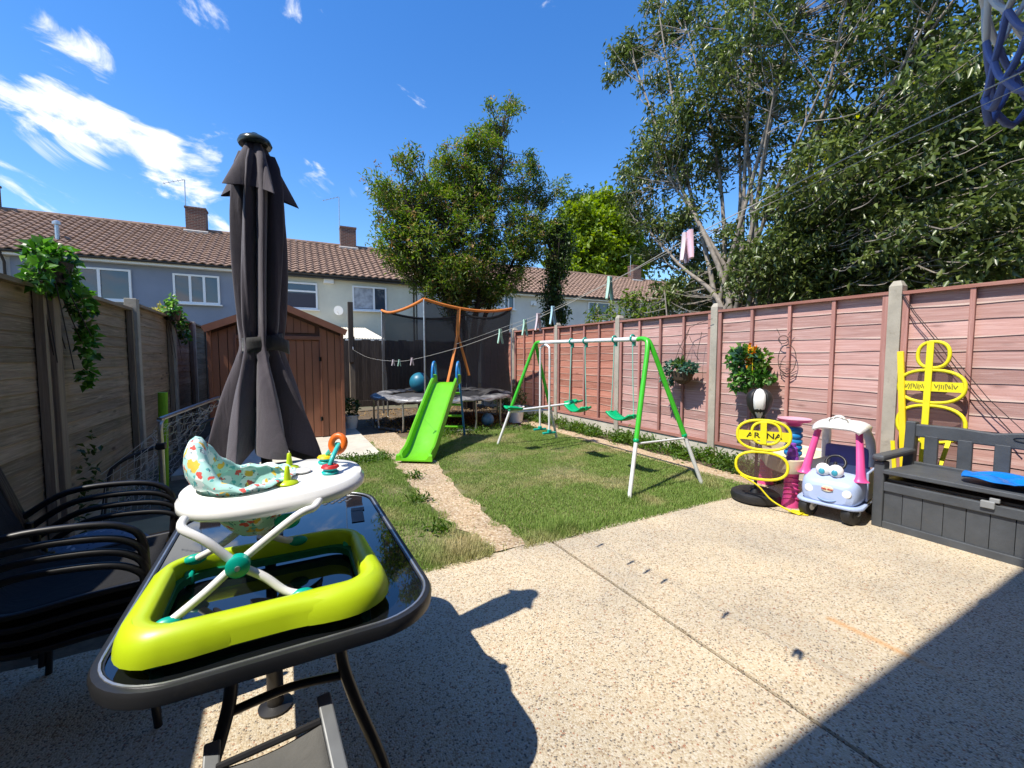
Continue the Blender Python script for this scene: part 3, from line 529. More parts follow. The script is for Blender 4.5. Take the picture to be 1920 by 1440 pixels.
def house(label, x0, x1, wall, wins, chim, dz=0.0, verge=False, pipes=(), gut=True):
    t = thing('terraced_house', label, 'house', (0, 21.25, 0), R(-1.7), group='terraced houses beyond the garden')
    ze, zr = 5.0 + dz, 7.32 + dz
    mb = MB(); mb.box(((x0 + x1) / 2, 3.9, ze / 2), (x1 - x0 - .002, 7.8, ze)); mb.build('wall', wall, t)
    mb = MB(); mb.box(((x0 + x1) / 2, -.14, ze - .06), (x1 - x0 - .002, .28, .10)); mb.build('soffit', m_upvc if wall is not m_cream else m_gutter, t)
    mb = MB(); mb.tube([(x0, -.36, ze + .02), (x1, -.36, ze + .02)], .055, 8); mb.build('gutter', m_gutter, t, smooth=50)
    mb = MB(); mb.add([(x0, -.36, ze + .02), (x1, -.36, ze + .02), (x1, 3.9, zr - .02), (x0, 3.9, zr - .02), (x0, 8.1, ze), (x1, 8.1, ze)], [(0, 1, 2, 3), (3, 2, 5, 4), (0, 3, 4), (1, 5, 2)]); rf = mb.build('roof', m_tile_plain, t)
    mb = MB(); tiles(mb, x0, x1, -.42, ze + .03, 3.9, zr); o = mb.build('roof_tiles', m_tiles, rf); o['kind'] = 'stuff'
    mb = MB(); k = int((x1 - x0) / .45)
    for i in range(k):
        xa = x0 + (x1 - x0) * i / k; mb.tube([(xa, 3.92, zr + .04), (xa + (x1 - x0) / k * .98, 3.92, zr + .04)], .11, 8)
    mb.build('ridge_tiles', m_tiles, rf, smooth=40)
    if verge: mb = MB(); mb.beam((x1 + .03, -.4, ze + .03), (x1 + .03, 3.9, zr + .04), .12, .10); mb.build('verge', m_conc_pale, rf)
    for (a, b, z0, z1, kind) in wins:
        w, h = b - a, z1 - z0; cx, cz = (a + b) / 2, (z0 + z1) / 2
        mb = MB()
        for c, d in (((cx, -.03, z1 - .035), (w, .09, .07)), ((cx, -.03, z0 + .035), (w, .09, .07)), ((a + .035, -.03, cz), (.07, .09, h - .14)), ((b - .035, -.03, cz), (.07, .09, h - .14))): mb.box(c, d)
        wn = mb.build('window', m_upvc, t); mb = MB(); mb.box((cx, -.07, z0 - .03), (w + .16, .16, .05)); mb.build('sill', m_upvc, wn)
        cuts = {2: [.42], 3: [.36, .66], 1: [], 4: [.62]}[kind]; xs = [a + .07] + [a + w * c for c in cuts] + [b - .07]
        for c in cuts: mb = MB(); mb.box((a + w * c, -.035, cz), (.085, .085, h - .14)); mb.build('mullion', m_upvc, wn)
        if kind == 1: mb = MB(); mb.box((cx, -.035, z1 - .38), (w - .14, .085, .07)); mb.build('transom', m_upvc, wn)
        for p, q in zip(xs[:-1], xs[1:]): mb = MB(); mb.box(((p + q) / 2, -.012, cz), (q - p, .02, h - .14)); mb.build('pane', m_pane, wn)
        if kind == 4: mb = MB(); mb.box((a + w * .32, -.026, cz + .02), (w * .54, .006, h - .16)); mb.build('curtain', m_curtain, wn)
    for (cx, ant) in chim:
        mb = MB(); mb.box((cx, 3.9, zr + .30), (.78, .6, 1.35)); c = mb.build('chimney', m_brick, rf)
        mb = MB(); mb.box((cx, 3.9, zr + 1.0), (.84, .66, .08)); mb.build('chimney_crown', m_brick, c); mb = MB(); mb.box((cx, 3.58, zr - .12), (.95, .10, .16), (R(28), 0, 0)); mb.build('flashing', m_lead, c)
        mb = MB(); x = cx - .42; top = zr + ant; mb.tube([(x, 3.9, zr + .3), (x + .02, 3.9, top)], .022, 5)
        for k in range(5): mb.beam((x - .75 + k * .17, 3.75, top - .28 + k * .07), (x - .75 + k * .17, 4.05, top - .28 + k * .07), .012, .012)
        mb.beam((x - .8, 3.9, top - .30), (x + .02, 3.9, top + .02), .02, .02); mb.build('aerial', m_galv, c)
    for x in pipes:
        mb = MB(); mb.tube([(x, -.34, ze), (x, -.10, ze - .35), (x, -.08, .1)], .04, 7); mb.build('downpipe', m_gutter, t, smooth=50)
    return t
hA = house('pale grey rendered terraced house at the far left end of the row', -17, -8.2, m_palewall, [(-13, -11.4, 3.55, 4.65, 2)], [(-10.45, 2.4)], pipes=(-8.3,))
hB = house('blue grey rendered terraced house behind the folded parasol', -8.2, -.7, m_greywall, [(-6.55, -4.95, 3.50, 4.68, 2), (-3.68, -2.15, 3.52, 4.67, 3)], [(-3.45, 2.3)])
hC = house('cream painted terraced house with a satellite dish and downpipe', -.7, 5.95, m_cream, [(.05, 1.5, 3.5, 4.66, 1), (2.98, 4.52, 3.56, 4.68, 4)], [(3.25, 2.6)], verge=True, pipes=(5.82,))
hD = house('off white terraced house half hidden by the flowering tree', 6.02, 14.2, m_whitewall, [(9.55, 10.6, 4.05, 4.75, 1), (10.75, 11.4, 4.0, 4.78, 2)], [], dz=-.12)
hE = house('off white terraced house at the right end of the row', 14.2, 28, m_whitewall, [(16.4, 18.0, 3.6, 4.72, 2), (20.5, 22.0, 3.6, 4.72, 2), (24.4, 25.8, 3.6, 4.72, 2)], [(23.6, 1.9)], dz=-.12, pipes=(14.3, 19.3))
# vents, dish, alarm box belong to their houses
mb = MB(); mb.tube([(-7.3, 1.0, 5.6), (-7.3, 1.0, 6.35)], .07, 8).lathe([(.13, 6.33), (.13, 6.42), (.02, 6.5)], (-7.3, 1.0, 0), 12); mb.build('vent_pipe', m_galv, hB, smooth=40)
mb = MB(); M = Euler((R(100), 0, R(-25))).to_matrix(); mb.lathe([(.02, -.06), (.10, -.045), (.16, -.01), (.21, .04)], (2.35, -.35, 3.48), 18, M); mb.tube([(2.35, -.05, 3.35), (2.35, -.3, 3.42)], .025, 6).tube([(2.35, -.38, 3.3), (2.25, -.72, 3.42)], .015, 5); mb.build('satellite_dish', m_whitemetal, hC, smooth=50)
mb = MB(); mb.box((1.98, -.06, 4.80), (.42, .12, .2)); mb.build('alarm_box', m_upvc, hC, bevel=.02)
for h, x in ((hD, 7.0), (hD, 12.6)): mb = MB(); mb.box((x, -.05, 4.4), (.35, .1, .25)); mb.build('vent_cover', m_upvc, h)
# lean-to with a ribbed translucent roof against the cream house
def lean_to():
    t = thing('lean_to_roof', 'pale ribbed lean to roof over the yard behind the garden fence', 'lean to', (2.6, 17.6, 0))
    mb = MB(); n = 44
    vs = [];
    for j, (y, z) in enumerate(((16.6, 2.05), (20.9, 2.72))):
        for i in range(n * 2 + 1): vs.append((-.9 + 4.4 * i / (n * 2), y, z + (.03 if i % 2 else 0)))
    k = n * 2 + 1; mb.add(vs, [(i, i + 1, k + i + 1, k + i) for i in range(k - 1)]); mb.build('corrugated_sheet', m_conc_pale, t, w=True, solid=.01)
    for x in (-.8, 3.4): mb = MB(); mb.box((x, 16.7, 1.0), (.1, .1, 2.0)); mb.build('post', m_oldbatten, t, w=True)
    mb = MB(); mb.box((1.3, 16.62, 1.98), (4.4, .05, .12)); mb.build('fascia', m_upvc, t, w=True)
lean_to()

# ------------------------------------------------------------------ trees
def V3(px, py, Y): p = atY(px, py, Y); return (p.x, p.y, p.z)
def VX(px, py, X): p = atX(px, py, X); return (p.x, p.y, p.z)
# tree in the back corner: bushy with rusty flower heads
cb = (4.45, 10.75, 0)
limbs = [([cb, (4.4, 10.75, 1.6), (4.2, 10.7, 3.2), (3.7, 10.6, 5.0)], .11, .03), ([(4.55, 10.8, 0), (4.65, 10.85, 2.0), (4.9, 10.8, 3.6), (5.5, 10.7, 6.8)], .12, .025), ([(4.3, 10.7, 0), (4.1, 10.65, 2.0), (3.4, 10.5, 3.7), (2.7, 10.4, 5.0)], .09, .025),
         ([(4.6, 10.8, 0), (4.9, 10.9, 2.2), (5.8, 10.9, 3.9), (6.6, 10.9, 5.3)], .09, .02), ([(4.5, 10.9, .3), (4.5, 11.2, 2.5), (4.6, 11.4, 5.6)], .08, .02), ([(5.5, 10.7, 6.6), (5.45, 10.7, 7.4), (5.7, 10.7, 8.4)], .025, .01)]
B = []
for px, py, r, n in ((820, 400, .95, 60), (870, 330, .8, 42), (940, 340, .75, 36), (900, 430, 1.0, 60), (770, 380, .7, 34), (735, 365, .45, 16), (700, 350, .3, 7), (760, 310, .3, 6), (768, 290, .2, 4), (730, 420, .5, 17), (720, 460, .4, 9), (800, 470, .9, 46), (860, 490, .8, 44), (930, 480, .8, 38), (985, 430, .7, 30), (985, 350, .5, 17), (1015, 320, .35, 7), (840, 300, .45, 16), (905, 270, .45, 20), (915, 250, .35, 14), (940, 235, .2, 6), (875, 270, .25, 7), (950, 195, .28, 10), (965, 205, .2, 5), (912, 200, .16, 4), (1000, 300, .2, 4), (1040, 360, .35, 6), (1058, 345, .2, 4), (1020, 385, .3, 6), (870, 540, .5, 20), (830, 520, .55, 24), (965, 520, .4, 13), (780, 440, .7, 24), (890, 380, .9, 46), (820, 350, .6, 24), (735, 490, .25, 5), (855, 590, .3, 9), (800, 520, .5, 22), (840, 560, .45, 20), (900, 545, .55, 24), (940, 540, .4, 14), (775, 500, .4, 14), (745, 450, .4, 12), (1000, 470, .5, 16), (1010, 430, .4, 12)):
    k = .55 if py < 245 else 1.0; B.append((V3(px, py, 10.75 + rng.uniform(-.5, .5)), (r * 1.05, r * 1.15, r), max(3, int(n * 1.35 * k))))
tree('flowering_tree', 'bushy olive green tree with rusty flower heads behind the trampoline', cb, limbs, B, (.125, .036, 40, .145, .1), (m_leafmid, m_darkbark), extra=(m_flower, 1000, .085), twig_r=.007, outl=.14)
# ivy clad stem beyond the right fence
ib = (7.1, 10.6, 0)
B = [(V3(px, py, 10.6), (r, r, r * 1.2), n) for px, py, r, n in ((1040, 585, .42, 26), (1035, 550, .40, 24), (1040, 515, .42, 24), (1045, 475, .45, 24), (1050, 440, .45, 22), (1030, 430, .4, 14), (1035, 605, .4, 18), (1065, 455, .3, 10))]
tree('ivy_clad_tree', 'slim dark trunk thick with ivy just beyond the far right fence', ib, [([ib, (7.1, 10.6, 2.5), (7.15, 10.6, 5.2)], .12, .05)], B, (.10, .06, 30, .15, .4), (m_leafdark, m_darkbark))
# far sunlit tree behind the terrace
fb = (27, 33, 0)
B = [(V3(px, py, 33 + dy), (r, r, r), n) for px, py, r, n, dy in ((1120, 420, 3.0, 70, 0), (1085, 430, 2.4, 46, 0), (1150, 430, 2.6, 60, 0), (1165, 470, 2.6, 60, 1), (1100, 480, 3.2, 70, 0), (1135, 500, 3.0, 60, 0), (1060, 500, 2.0, 30, 0), (1130, 395, 2.0, 34, 0), (1180, 505, 2.2, 40, 0), (1070, 460, 1.8, 28, 0))]
tree('sunlit_tree', 'bright yellow green tree rising behind the far terrace roof', fb, [([fb, (27, 33, 6), (27.3, 33, 12)], .4, .1), ([(27, 33, 5), (25, 33, 9), (24, 33, 12)], .25, .06), ([(27, 33, 5), (29, 33, 9), (31, 33, 12)], .25, .06)], B, (.50, .30, 60, .65, .2), (m_leaflight, m_darkbark), twig_r=.03)
fb = (27.0, 37, 0)
B = [(V3(px, py, 37), (r, r, r * 1.2), n) for px, py, r, n in ((1075, 390, 1.6, 30), (1080, 420, 2.0, 40), (1100, 400, 1.7, 30), (1068, 430, 1.7, 26), (1125, 380, 1.0, 14))]
tree('dark_far_tree', 'dark green pointed tree top peeping behind the yellow green tree', fb, [([fb, (26.5, 37, 8), (26, 37, 15)], .4, .1)], B, (.42, .2, 50, .55, .2), (m_leafdark, m_darkbark), twig_r=.03)
# the great laurel-leaved tree over the right fence
bb = (8.3, 5.6, 0)
limbs = []
tops = [(1180, 90, 8.0), (1235, 20, 8.2), (1290, 60, 8.6), (1345, -60, 8.8), (1420, -80, 8.2), (1480, 40, 8.6), (1530, -120, 8.4), (1600, -60, 8.0), (1680, -90, 8.2), (1780, -40, 8.0), (1880, -120, 8.3), (1760, 120, 8.4), (1850, 180, 8.8), (1560, 120, 7.6), (1230, 300, 7.7), (1205, 420, 7.8), (1640, 220, 8.6), (1450, 180, 7.8), (1380, 140, 9.2)]
for i, (px, py, X) in enumerate(tops):
    e = Vector(VX(px, py, X)); s = Vector((8.3 + rng.uniform(-.25, .3), 5.6 + rng.uniform(-.45, .55), 0)); w = s + Vector((rng.uniform(-.1, .1), (e.y - s.y) * .06, rng.uniform(1.9, 2.7)))
    m1 = w.lerp(e, .45) + Vector((rng.uniform(-.2, .2), rng.uniform(-.2, .2), .15)); limbs.append(([tuple(s), tuple(w), tuple(m1), tuple(e)], .078, .011))
B = []
spots = [(1165, 105, .55, 18), (1150, 140, .3, 6), (1190, 75, .35, 8), (1225, 15, .3, 6), (1250, 70, .5, 16), (1235, 150, .4, 11), (1270, 200, .6, 20), (1215, 250, .4, 12), (1290, 20, .5, 16), (1330, 90, .8, 24), (1320, 190, .8, 30), (1240, 330, .7, 26), (1190, 310, .4, 12), (1175, 370, .4, 12), (1270, 280, .7, 26), (1200, 410, .4, 12), (1240, 430, .6, 20), (1280, 400, .6, 18), (1215, 470, .4, 10), (1180, 395, .25, 6), (1290, 480, .6, 22), (1260, 540, .5, 18), (1310, 550, .7, 28), (1240, 575, .35, 10), (1340, 320, .7, 20), (1390, 240, .8, 26), (1400, 120, .9, 26), (1400, 30, .9, 26), (1470, 60, .9, 24), (1460, 160, .8, 20), (1540, 40, .9, 20), (1540, 130, .8, 18), (1620, 60, .9, 20), (1620, 160, .8, 18), (1700, 60, .9, 18), (1700, 150, .7, 14), (1790, 60, .9, 22), (1790, 160, .8, 18), (1880, 100, .9, 20), (1480, 270, .7, 18), (1560, 250, .7, 18), (1640, 260, .8, 24), (1430, 480, .7, 26), (1480, 520, .8, 34), (1400, 560, .7, 28), (1540, 470, .9, 40), (1540, 560, .8, 34), (1620, 420, 1.0, 44), (1620, 520, .9, 38), (1700, 340, 1.0, 44), (1700, 440, 1.0, 44), (1720, 520, .8, 30), (1790, 280, 1.0, 42), (1800, 380, 1.0, 44), (1810, 470, .9, 36), (1890, 240, 1.0, 36), (1890, 340, 1.0, 40), (1900, 440, 1.0, 38), (1560, 350, .9, 34), (1500, 400, .9, 34), (1450, 370, .6, 14), (1360, 440, .5, 10), (1340, 500, .6, 16)]
for px, py, r, n in spots: B.append((VX(px, py, 8.3 + rng.uniform(-1.1, 1.2)), (r * 1.1, r * 1.05, r * .9), int(n * (1.0 if (py < 260 and 1400 < px < 1860) else 1.25))))
for _ in range(14): B.append((VX(rng.uniform(1250, 1900), rng.uniform(-260, 0), 8.3 + rng.uniform(-1.3, 1.3)), (.9, .9, .8), 16))
tree('laurel_tree', 'huge multi stemmed glossy evergreen tree leaning over the right fence', bb, limbs, B, (.135, .050, 34, .165, .5), (m_leafbig, m_bark), twig_r=.0065)
# dense dark growth behind it, beyond the neighbour's garden
B = []
for px in range(1320, 1960, 42):
    for py in range(230, 600, 60):
        if py < 400 and px < 1690: continue
        B.append((VX(px + rng.uniform(-20, 20), py + rng.uniform(-20, 20) + max(0, (1560 - px)) * .55, 12.5 + rng.uniform(-1, 1)), (.95, .95, .85), 15))
tree('dark_hedge_tree', 'dense dark green hedge mass filling the view behind the laurel tree', (12.5, 4, 0), [([(12.5, 4, 0), (12.4, 3.8, 3), (12.2, 3, 6)], .25, .08), ([(12.8, 2.4, 0), (12.7, 2.2, 3), (12.5, 1.4, 7)], .25, .08), ([(12.5, 5.5, 0), (12.5, 5.8, 3), (12.5, 6, 5)], .25, .08)], B, (.24, .10, 34, .30, .4), (m_leafdark, m_darkbark), twig_r=.02, attach=False)
B = [(VX(px, py, 16), (r, r, r), n) for px, py, r, n in ((1745, 190, 1.2, 34), (1700, 215, .9, 20), (1790, 215, 1.0, 22), (1600, 240, .8, 16), (1560, 265, .8, 14), (1640, 300, 1.2, 20), (1500, 330, .8, 10))]
tree('golden_tree', 'golden yellow tree crown glimpsed high behind the laurel branches', (16, 5, 0), [([(16, 5, 0), (16, 4.6, 4), (16, 4.2, 7)], .2, .06)], B, (.22, .12, 34, .3, .3), (m_leafY, m_darkbark), twig_r=.02)
# shrub sprigs that hang over the fence end
B = [(VX(px, py, 6.4), (r, r, r), n) for px, py, r, n in ((1180, 585, .35, 14), (1140, 590, .25, 8), (1215, 580, .35, 14), (1190, 560, .25, 7), (1110, 583, .18, 5))]
tree('overhanging_shrub', 'light shrub branches hanging over the far part of the red fence', (6.5, 5.9, 0), [([(6.5, 5.9, 0), (6.5, 6.1, 1.6), (6.4, 6.6, 2.5)], .03, .01), ([(6.5, 5.9, 0), (6.4, 5.7, 1.6), (6.4, 5.8, 2.6)], .03, .01)], B, (.12, .045, 16, .12, .5), (m_leafmid, m_bark), cat='shrub', twig_r=.006)
plant('yellow_shrub', 'yellow flowering shrub poking up over the left fence by the shed', 'shrub', (-1.9, 9.6, 0), [((0, 0, 2.12), (.28, .3, .12), 260), ((.1, -.2, 2.2), (.1, .1, .12), 60), ((0, 0, 1.4), (.3, .3, .7), 400)], (.06, .035, .6), m_yellowfl)
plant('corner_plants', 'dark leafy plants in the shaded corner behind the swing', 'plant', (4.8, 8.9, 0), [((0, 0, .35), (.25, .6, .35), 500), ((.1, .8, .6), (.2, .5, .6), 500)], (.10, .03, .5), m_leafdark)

# ================================================================== THINGS
def ring(c, u, v, a, b, n=28, sq=2.0):
    """points of a rounded oval in the plane of u and v"""
    c, u, v = Vector(c), Vector(u), Vector(v); P = []
    for k in range(n):
        t = 2 * math.pi * k / n; x, y = math.cos(t), math.sin(t); P.append(c + u * a * math.copysign(abs(x) ** (2 / sq), x) + v * b * math.copysign(abs(y) ** (2 / sq), y))
    return P
# ---- shed
def shed():
    t = thing('garden_shed', 'brown ribbed plastic garden shed with double doors and gable roof', 'shed', (-.02, 7.8, 0)); y = 7.8; x0, x1 = -.95, .91; ze, zr = 1.84, 2.23; xm = -.02
    mb = MB(); mb.prism([(x0 + .02, .03), (x1 - .02, .03), (x1 - .02, ze - .02), (xm, zr - .06), (x0 + .02, ze - .02)], -9.7, -(y + .035), Matrix(((1, 0, 0), (0, 0, -1), (0, 1, 0)))); mb.build('shell', m_sheddark, t, w=True)
    def gz(x): return zr - .06 - abs(x - xm) * (zr - ze) / (x1 - xm)
    xs = np.linspace(x0, x1, 17); ph = .012
    for i in range(16):
        a, b = xs[i] + .005, xs[i + 1] - .005; door = 3 <= i <= 12
        zt = 1.66 if door else None; za = zt or gz(a) - .05; zb = zt or gz(b) - .05; yy = y + (.018 if door else 0)
        mb = MB(); mb.add([(a, yy, .05), (b, yy, .05), (b, yy, zb), (a, yy, za), (a, yy + .03, .05), (b, yy + .03, .05), (b, yy + .03, zb), (a, yy + .03, za)], [(0, 1, 2, 3), (1, 0, 4, 5), (2, 1, 5, 6), (3, 2, 6, 7), (0, 3, 7, 4)]); mb.build('panel', m_shed, t, w=True)
    mb = MB()
    for i in range(10):
        a, b = x0 + .4 + i * .105 + .004, x0 + .4 + (i + 1) * .105 - .004; mb.add([(a, y + .014, 1.78), (b, y + .014, 1.78), (b, y + .014, gz(b) - .06), (a, y + .014, gz(a) - .06)], [(0, 1, 2, 3)])
    mb.build('gable_panel', m_shed, t, w=True)
    for a, b, zz in ((xs[3] - .02, xs[13] + .02, 1.70),): mb = MB(); mb.box(((a + b) / 2, y + .005, zz), (b - a, .05, .06)); mb.build('door_lintel', m_sheden, t, w=True, bevel=.006)
    for xx in (xs[3] - .015, xs[13] + .015): mb = MB(); mb.box((xx, y + .006, .86), (.03, .05, 1.62)); mb.build('door_jamb', m_sheden, t, w=True, bevel=.005)
    for xx in (xs[8],): mb = MB(); mb.box((xx, y + .012, .86), (.012, .05, 1.6)); mb.build('door_seam', m_sheddark, t, w=True)
    mb = MB(); mb.box((xs[8] + .06, y - .01, .95), (.03, .04, .16)); mb.build('door_handle', m_black, t, w=True, bevel=.006)
    for zz in (.35, 1.35): mb = MB(); mb.box((xs[13] + .005, y - .004, zz), (.04, .03, .07)); mb.build('hinge', m_black, t, w=True)
    for sx, xe in ((-1, x0 - .06), (1, x1 + .06)):
        mb = MB(); zl = zr - (abs(xe - xm)) * (zr - ze) / (x1 - xm); mb.add([(xm, y - .10, zr), (xe, y - .10, zl), (xe, 9.8, zl), (xm, 9.8, zr), (xm, y - .10, zr + .035), (xe, y - .10, zl + .035), (xe, 9.8, zl + .035), (xm, 9.8, zr + .035)], [(0, 1, 2, 3), (4, 7, 6, 5), (0, 4, 5, 1), (1, 5, 6, 2), (3, 2, 6, 7)]); mb.build('roof_slope', m_sheden, t, w=True)
        mb = MB(); mb.beam((xm, y - .115, zr - .02), (xe, y - .115, zl - .02), .03, .10); mb.build('barge_board', m_sheden, t, w=True)
    for xx in (x0, x1): mb = MB(); mb.box((xx, y + .004, .93), (.05, .06, 1.82)); mb.build('corner_trim', m_sheden, t, w=True, bevel=.006)
shed()
# ---- old clothes post and line
t = thing('clothes_post', 'tall weathered timber clothes line post beside the shed', 'post', (1.57, 11.45, 0))
mb = MB(); mb.box((0, 0, .95), (.13, .12, 1.9)); mb.build('lower_post', m_oldbatten, t, bevel=.008)
mb = MB(); mb.box((-.03, -.10, 2.0), (.12, .09, 1.5)); mb.build('upper_post', m_darkwood, t, bevel=.008)
mb = MB(); mb.tube([(0, -.16, 1.64), (0, -.2, 1.62), (0, -.22, 1.58), (0, -.18, 1.56)], .008, 6); mb.build('hook', m_galv, t)
LINE = [(1.57, 11.27, 1.57), (1.45, 8.8, 1.40), (1.35, 7.0, 1.345), (1.295, 5.5, 1.335), (1.25, 4.6, 1.36), (1.18, 3.15, 1.45), (1.13, 2.24, 1.53), (1.11, 1.79, 1.58), (1.08, 1.24, 1.665), (1.06, .88, 1.735), (1.05, .5, 1.80), (1.04, .1, 1.86), (1.03, -.27, 1.92)]
LP = spline(LINE, 8); mb = MB(); mb.tube(LP, .0014, 5); tag(mb.build('clothes_line', m_rope), 'thin white clothes line sagging from post across the garden', 'clothes line')
mb = MB(); mb.tube([p + Vector((.02, 0, .03 * math.sin(i * .05) + .012)) for i, p in enumerate(LP) if p.y < 3.2], .0008, 5); tag(mb.build('spare_clothes_line', m_rope), 'second thin strand running just above the near part of clothes line', 'clothes line')
def peg_at(y, col, label, tilt=0):
    p = min(LP, key=lambda q: abs(q.y - y)); k = [i for i, q in enumerate(LP) if q is p][0]; q = LP[k + 1] if p.y > y else LP[k - 1]; f = (y - p.y) / (q.y - p.y) if abs(q.y - p.y) > 1e-6 else 0; P = p.lerp(q, f)
    t = thing('clothes_peg', label, 'clothes peg', tuple(P), R(20) + tilt, group='clothes pegs on the line')
    for s in (-1, 1):
        pts = [(s * .006, 0, .022), (s * .005, 0, .0), (s * .008, 0, -.015), (s * .014, 0, -.04), (s * .020, 0, -.062)]
        mb = MB(); mb.tube(pts, [.006, .0075, .007, .007, .006], 6, sx=1.3); mb.build('jaw', col, t, smooth=60)
    mb = MB(); mb.tube([(-.007, 0, -.004), (0, .007, -.002), (.007, 0, -.004)], .0025, 5); mb.build('spring', m_galv, t)
pm = PL('mint_peg', (.50, .78, .62), .4); pw = PL('white_pink_peg', (.80, .68, .72), .4); pb = PL('pale_blue_peg', (.45, .70, .82), .4)
for y, c, l in ((5.75, pw, 'white peg nearest to the clothes post, in front of the trampoline'), (5.35, pm, 'mint peg between two white pegs near the clothes post'), (4.62, pw, 'white peg third from the post, left of trampoline pole'), (2.24, pm, 'mint peg hanging left of swing frame, lowest of the middle four'), (1.93, pm, 'mint peg between a mint and a pink peg above swing'), (1.79, pw, 'pale pink peg between mint and blue pegs'), (1.65, pb, 'pale blue peg, the highest of the middle four'), (1.24, pm, 'mint peg alone on line in front of far roof'), (.89, pw, 'pink peg, left one of pair in front of the big tree'), (.872, PL('pink_peg', (.80, .55, .66), .4), 'pink peg, right one of pair in front of the big tree')): peg_at(y, c, l, R(35) if y < .88 else 0)

# ---- trampoline
def trampoline():
    C = Vector((3.05, 8.78, 0)); r = 1.45; z = .58; t = thing('trampoline', 'round black trampoline with orange topped safety net enclosure', 'trampoline', tuple(C)); pt = lambda a, rr=r, zz=z: C + Vector((math.cos(R(a)) * rr, math.sin(R(a)) * rr, zz))
    mb = MB(); mb.tube([pt(a) for a in range(0, 360, 8)], .024, 8, True); mb.build('rim', m_galv, t, w=True, smooth=50)
    mb = MB(); mb.lathe([(.001, z - .03), (.6, z - .035), (1.12, z - .01)], (C.x, C.y, 0), 40); mb.build('bed', m_mat, t, w=True, smooth=50)
    mb = MB()
    def pf(u, v): a = 2 * math.pi * u; q = random.random; rr = 1.10 + .40 * v; return (C.x + rr * math.cos(a), C.y + rr * math.sin(a), z + .012 + .035 * math.sin(v * math.pi) + .018 * math.sin(a * 11) * v + .012 * math.sin(a * 27 + 2) + (-.03 if v > .9 else 0))
    mb.grid(pf, 96, 6, True); mb.build('pad', m_pad, t, w=True, smooth=60, solid=.012)
    mb = MB(); 
    for k in range(60): a = k * 6; mb.tube([pt(a, 1.12, z - .01), pt(a, 1.43, z - .005)], .006, 4)
    mb.build('springs', m_galv, t, w=True)
    for a in (200, 255, 310, 20, 75, 140):      # W legs
        mb = MB(); p, q = pt(a - 9), pt(a + 20); mb.tube(spline([p, (p.x, p.y, .05), (p.x * .8 + q.x * .2, p.y * .8 + q.y * .2, .02), (p.x * .2 + q.x * .8, p.y * .2 + q.y * .8, .02), (q.x, q.y, .05), q], 5), .019, 7); mb.build('leg', m_galv, t, w=True, smooth=50)
    A = [238, 334, 48, 136]; top = 2.42; poles = [pt(a, 1.47) for a in A]
    for p in poles: mb = MB(); mb.tube([(p.x, p.y, .12), (p.x, p.y, top)], .017, 7); mb.build('net_pole', m_galv, t, w=True, smooth=50)
    for i in range(4):
        p, q = poles[i], poles[(i + 1) % 4]
        def tl(u): s = math.sin(u * math.pi); w = p.lerp(q, u); c = Vector((w.x - C.x, w.y - C.y, 0)).normalized(); return Vector((w.x, w.y, top)) - Vector((0, 0, .13)) * s + c * (.10 * s)
        mb = MB(); mb.tube([tl(k / 12) for k in range(13)], .028, 7); mb.build('top_sleeve', m_trampo if i in (0, 3) else m_black, t, w=True, smooth=60)
        if i == 3:      # the way in: net slack on this side
            f = lambda u, v: tl(u).lerp(Vector((*(p.lerp(q, u)).xy, z + .05)), v) + Vector((.02 * math.sin(v * 9), 0, 0)); mb = MB(); mb.grid(lambda u, v: f(u * .10, v), 4, 8); mb.build('net_panel', m_net_dark, t, w=True)
            continue
        def nf(u, v): a = tl(u); w = p.lerp(q, u); c = Vector((w.x - C.x, w.y - C.y, 0)).normalized(); b = Vector((w.x, w.y, z + .03)) + c * .22 * math.sin(u * math.pi); return a.lerp(b, v) + c * (-.16 * math.sin(v * math.pi) * (.4 + .6 * math.sin(u * math.pi))) + Vector((0, 0, 0))
        mb = MB(); mb.grid(nf, 20, 12); mb.build('net_panel', m_net_dark, t, w=True, smooth=60)
        if i == 0:      # orange doorway straps
            a = tl(.34); n = nf(.34, .30); mb = MB(); mb.tube([a, a.lerp(n, .5) + Vector((-.02, -.05, 0)), n + Vector((-.02, -.06, 0))], .042, 6, sx=.35); mb.build('door_zip', m_trampo, t, w=True)
            for e in (nf(.20, .93), nf(.44, .75)): mb = MB(); mb.tube([n + Vector((-.02, -.06, .02)), n.lerp(e, .5) + Vector((-.02, -.07, 0)), e + Vector((-.02, -.06, 0))], .028, 6, sx=.4); mb.build('door_edge', m_trampo, t, w=True)
trampoline()
bm_ball = MB(); bm_ball.sphere((0, 0, .225), .225, 32, 20); m_gym = PL('petrol_blue_rubber', (.02, .17, .26), .4)
o = tag(bm_ball.build('gym_ball', m_gym, smooth=80), 'large petrol blue exercise ball resting on the trampoline', 'ball'); o.location = (2.75, 9.55, .585)
mb = MB(); mb.sphere((0, 0, .13), .13, 24, 14); o = tag(mb.build('play_ball', PL('play_ball_blue', (.05, .22, .45), .4, col2=(.25, .45, .62), scale=9), smooth=80), 'small blue ball on the grass under the trampoline edge', 'ball'); o.location = (3.62, 7.75, 0)
mb = MB(); mb.grid(lambda u, v: (-.35 + .7 * u, -.16 + .32 * v, .10 * math.sin(u * math.pi) ** .7 * (.6 + .4 * math.sin(v * 7 + u * 5))), 18, 10); o = tag(mb.build('fallen_net_pad', m_pad, smooth=60, solid=.015), 'crumpled black and brown cushion lying on trampoline edge behind swing', 'cushion'); o.location = (3.95, 8.05, .615)

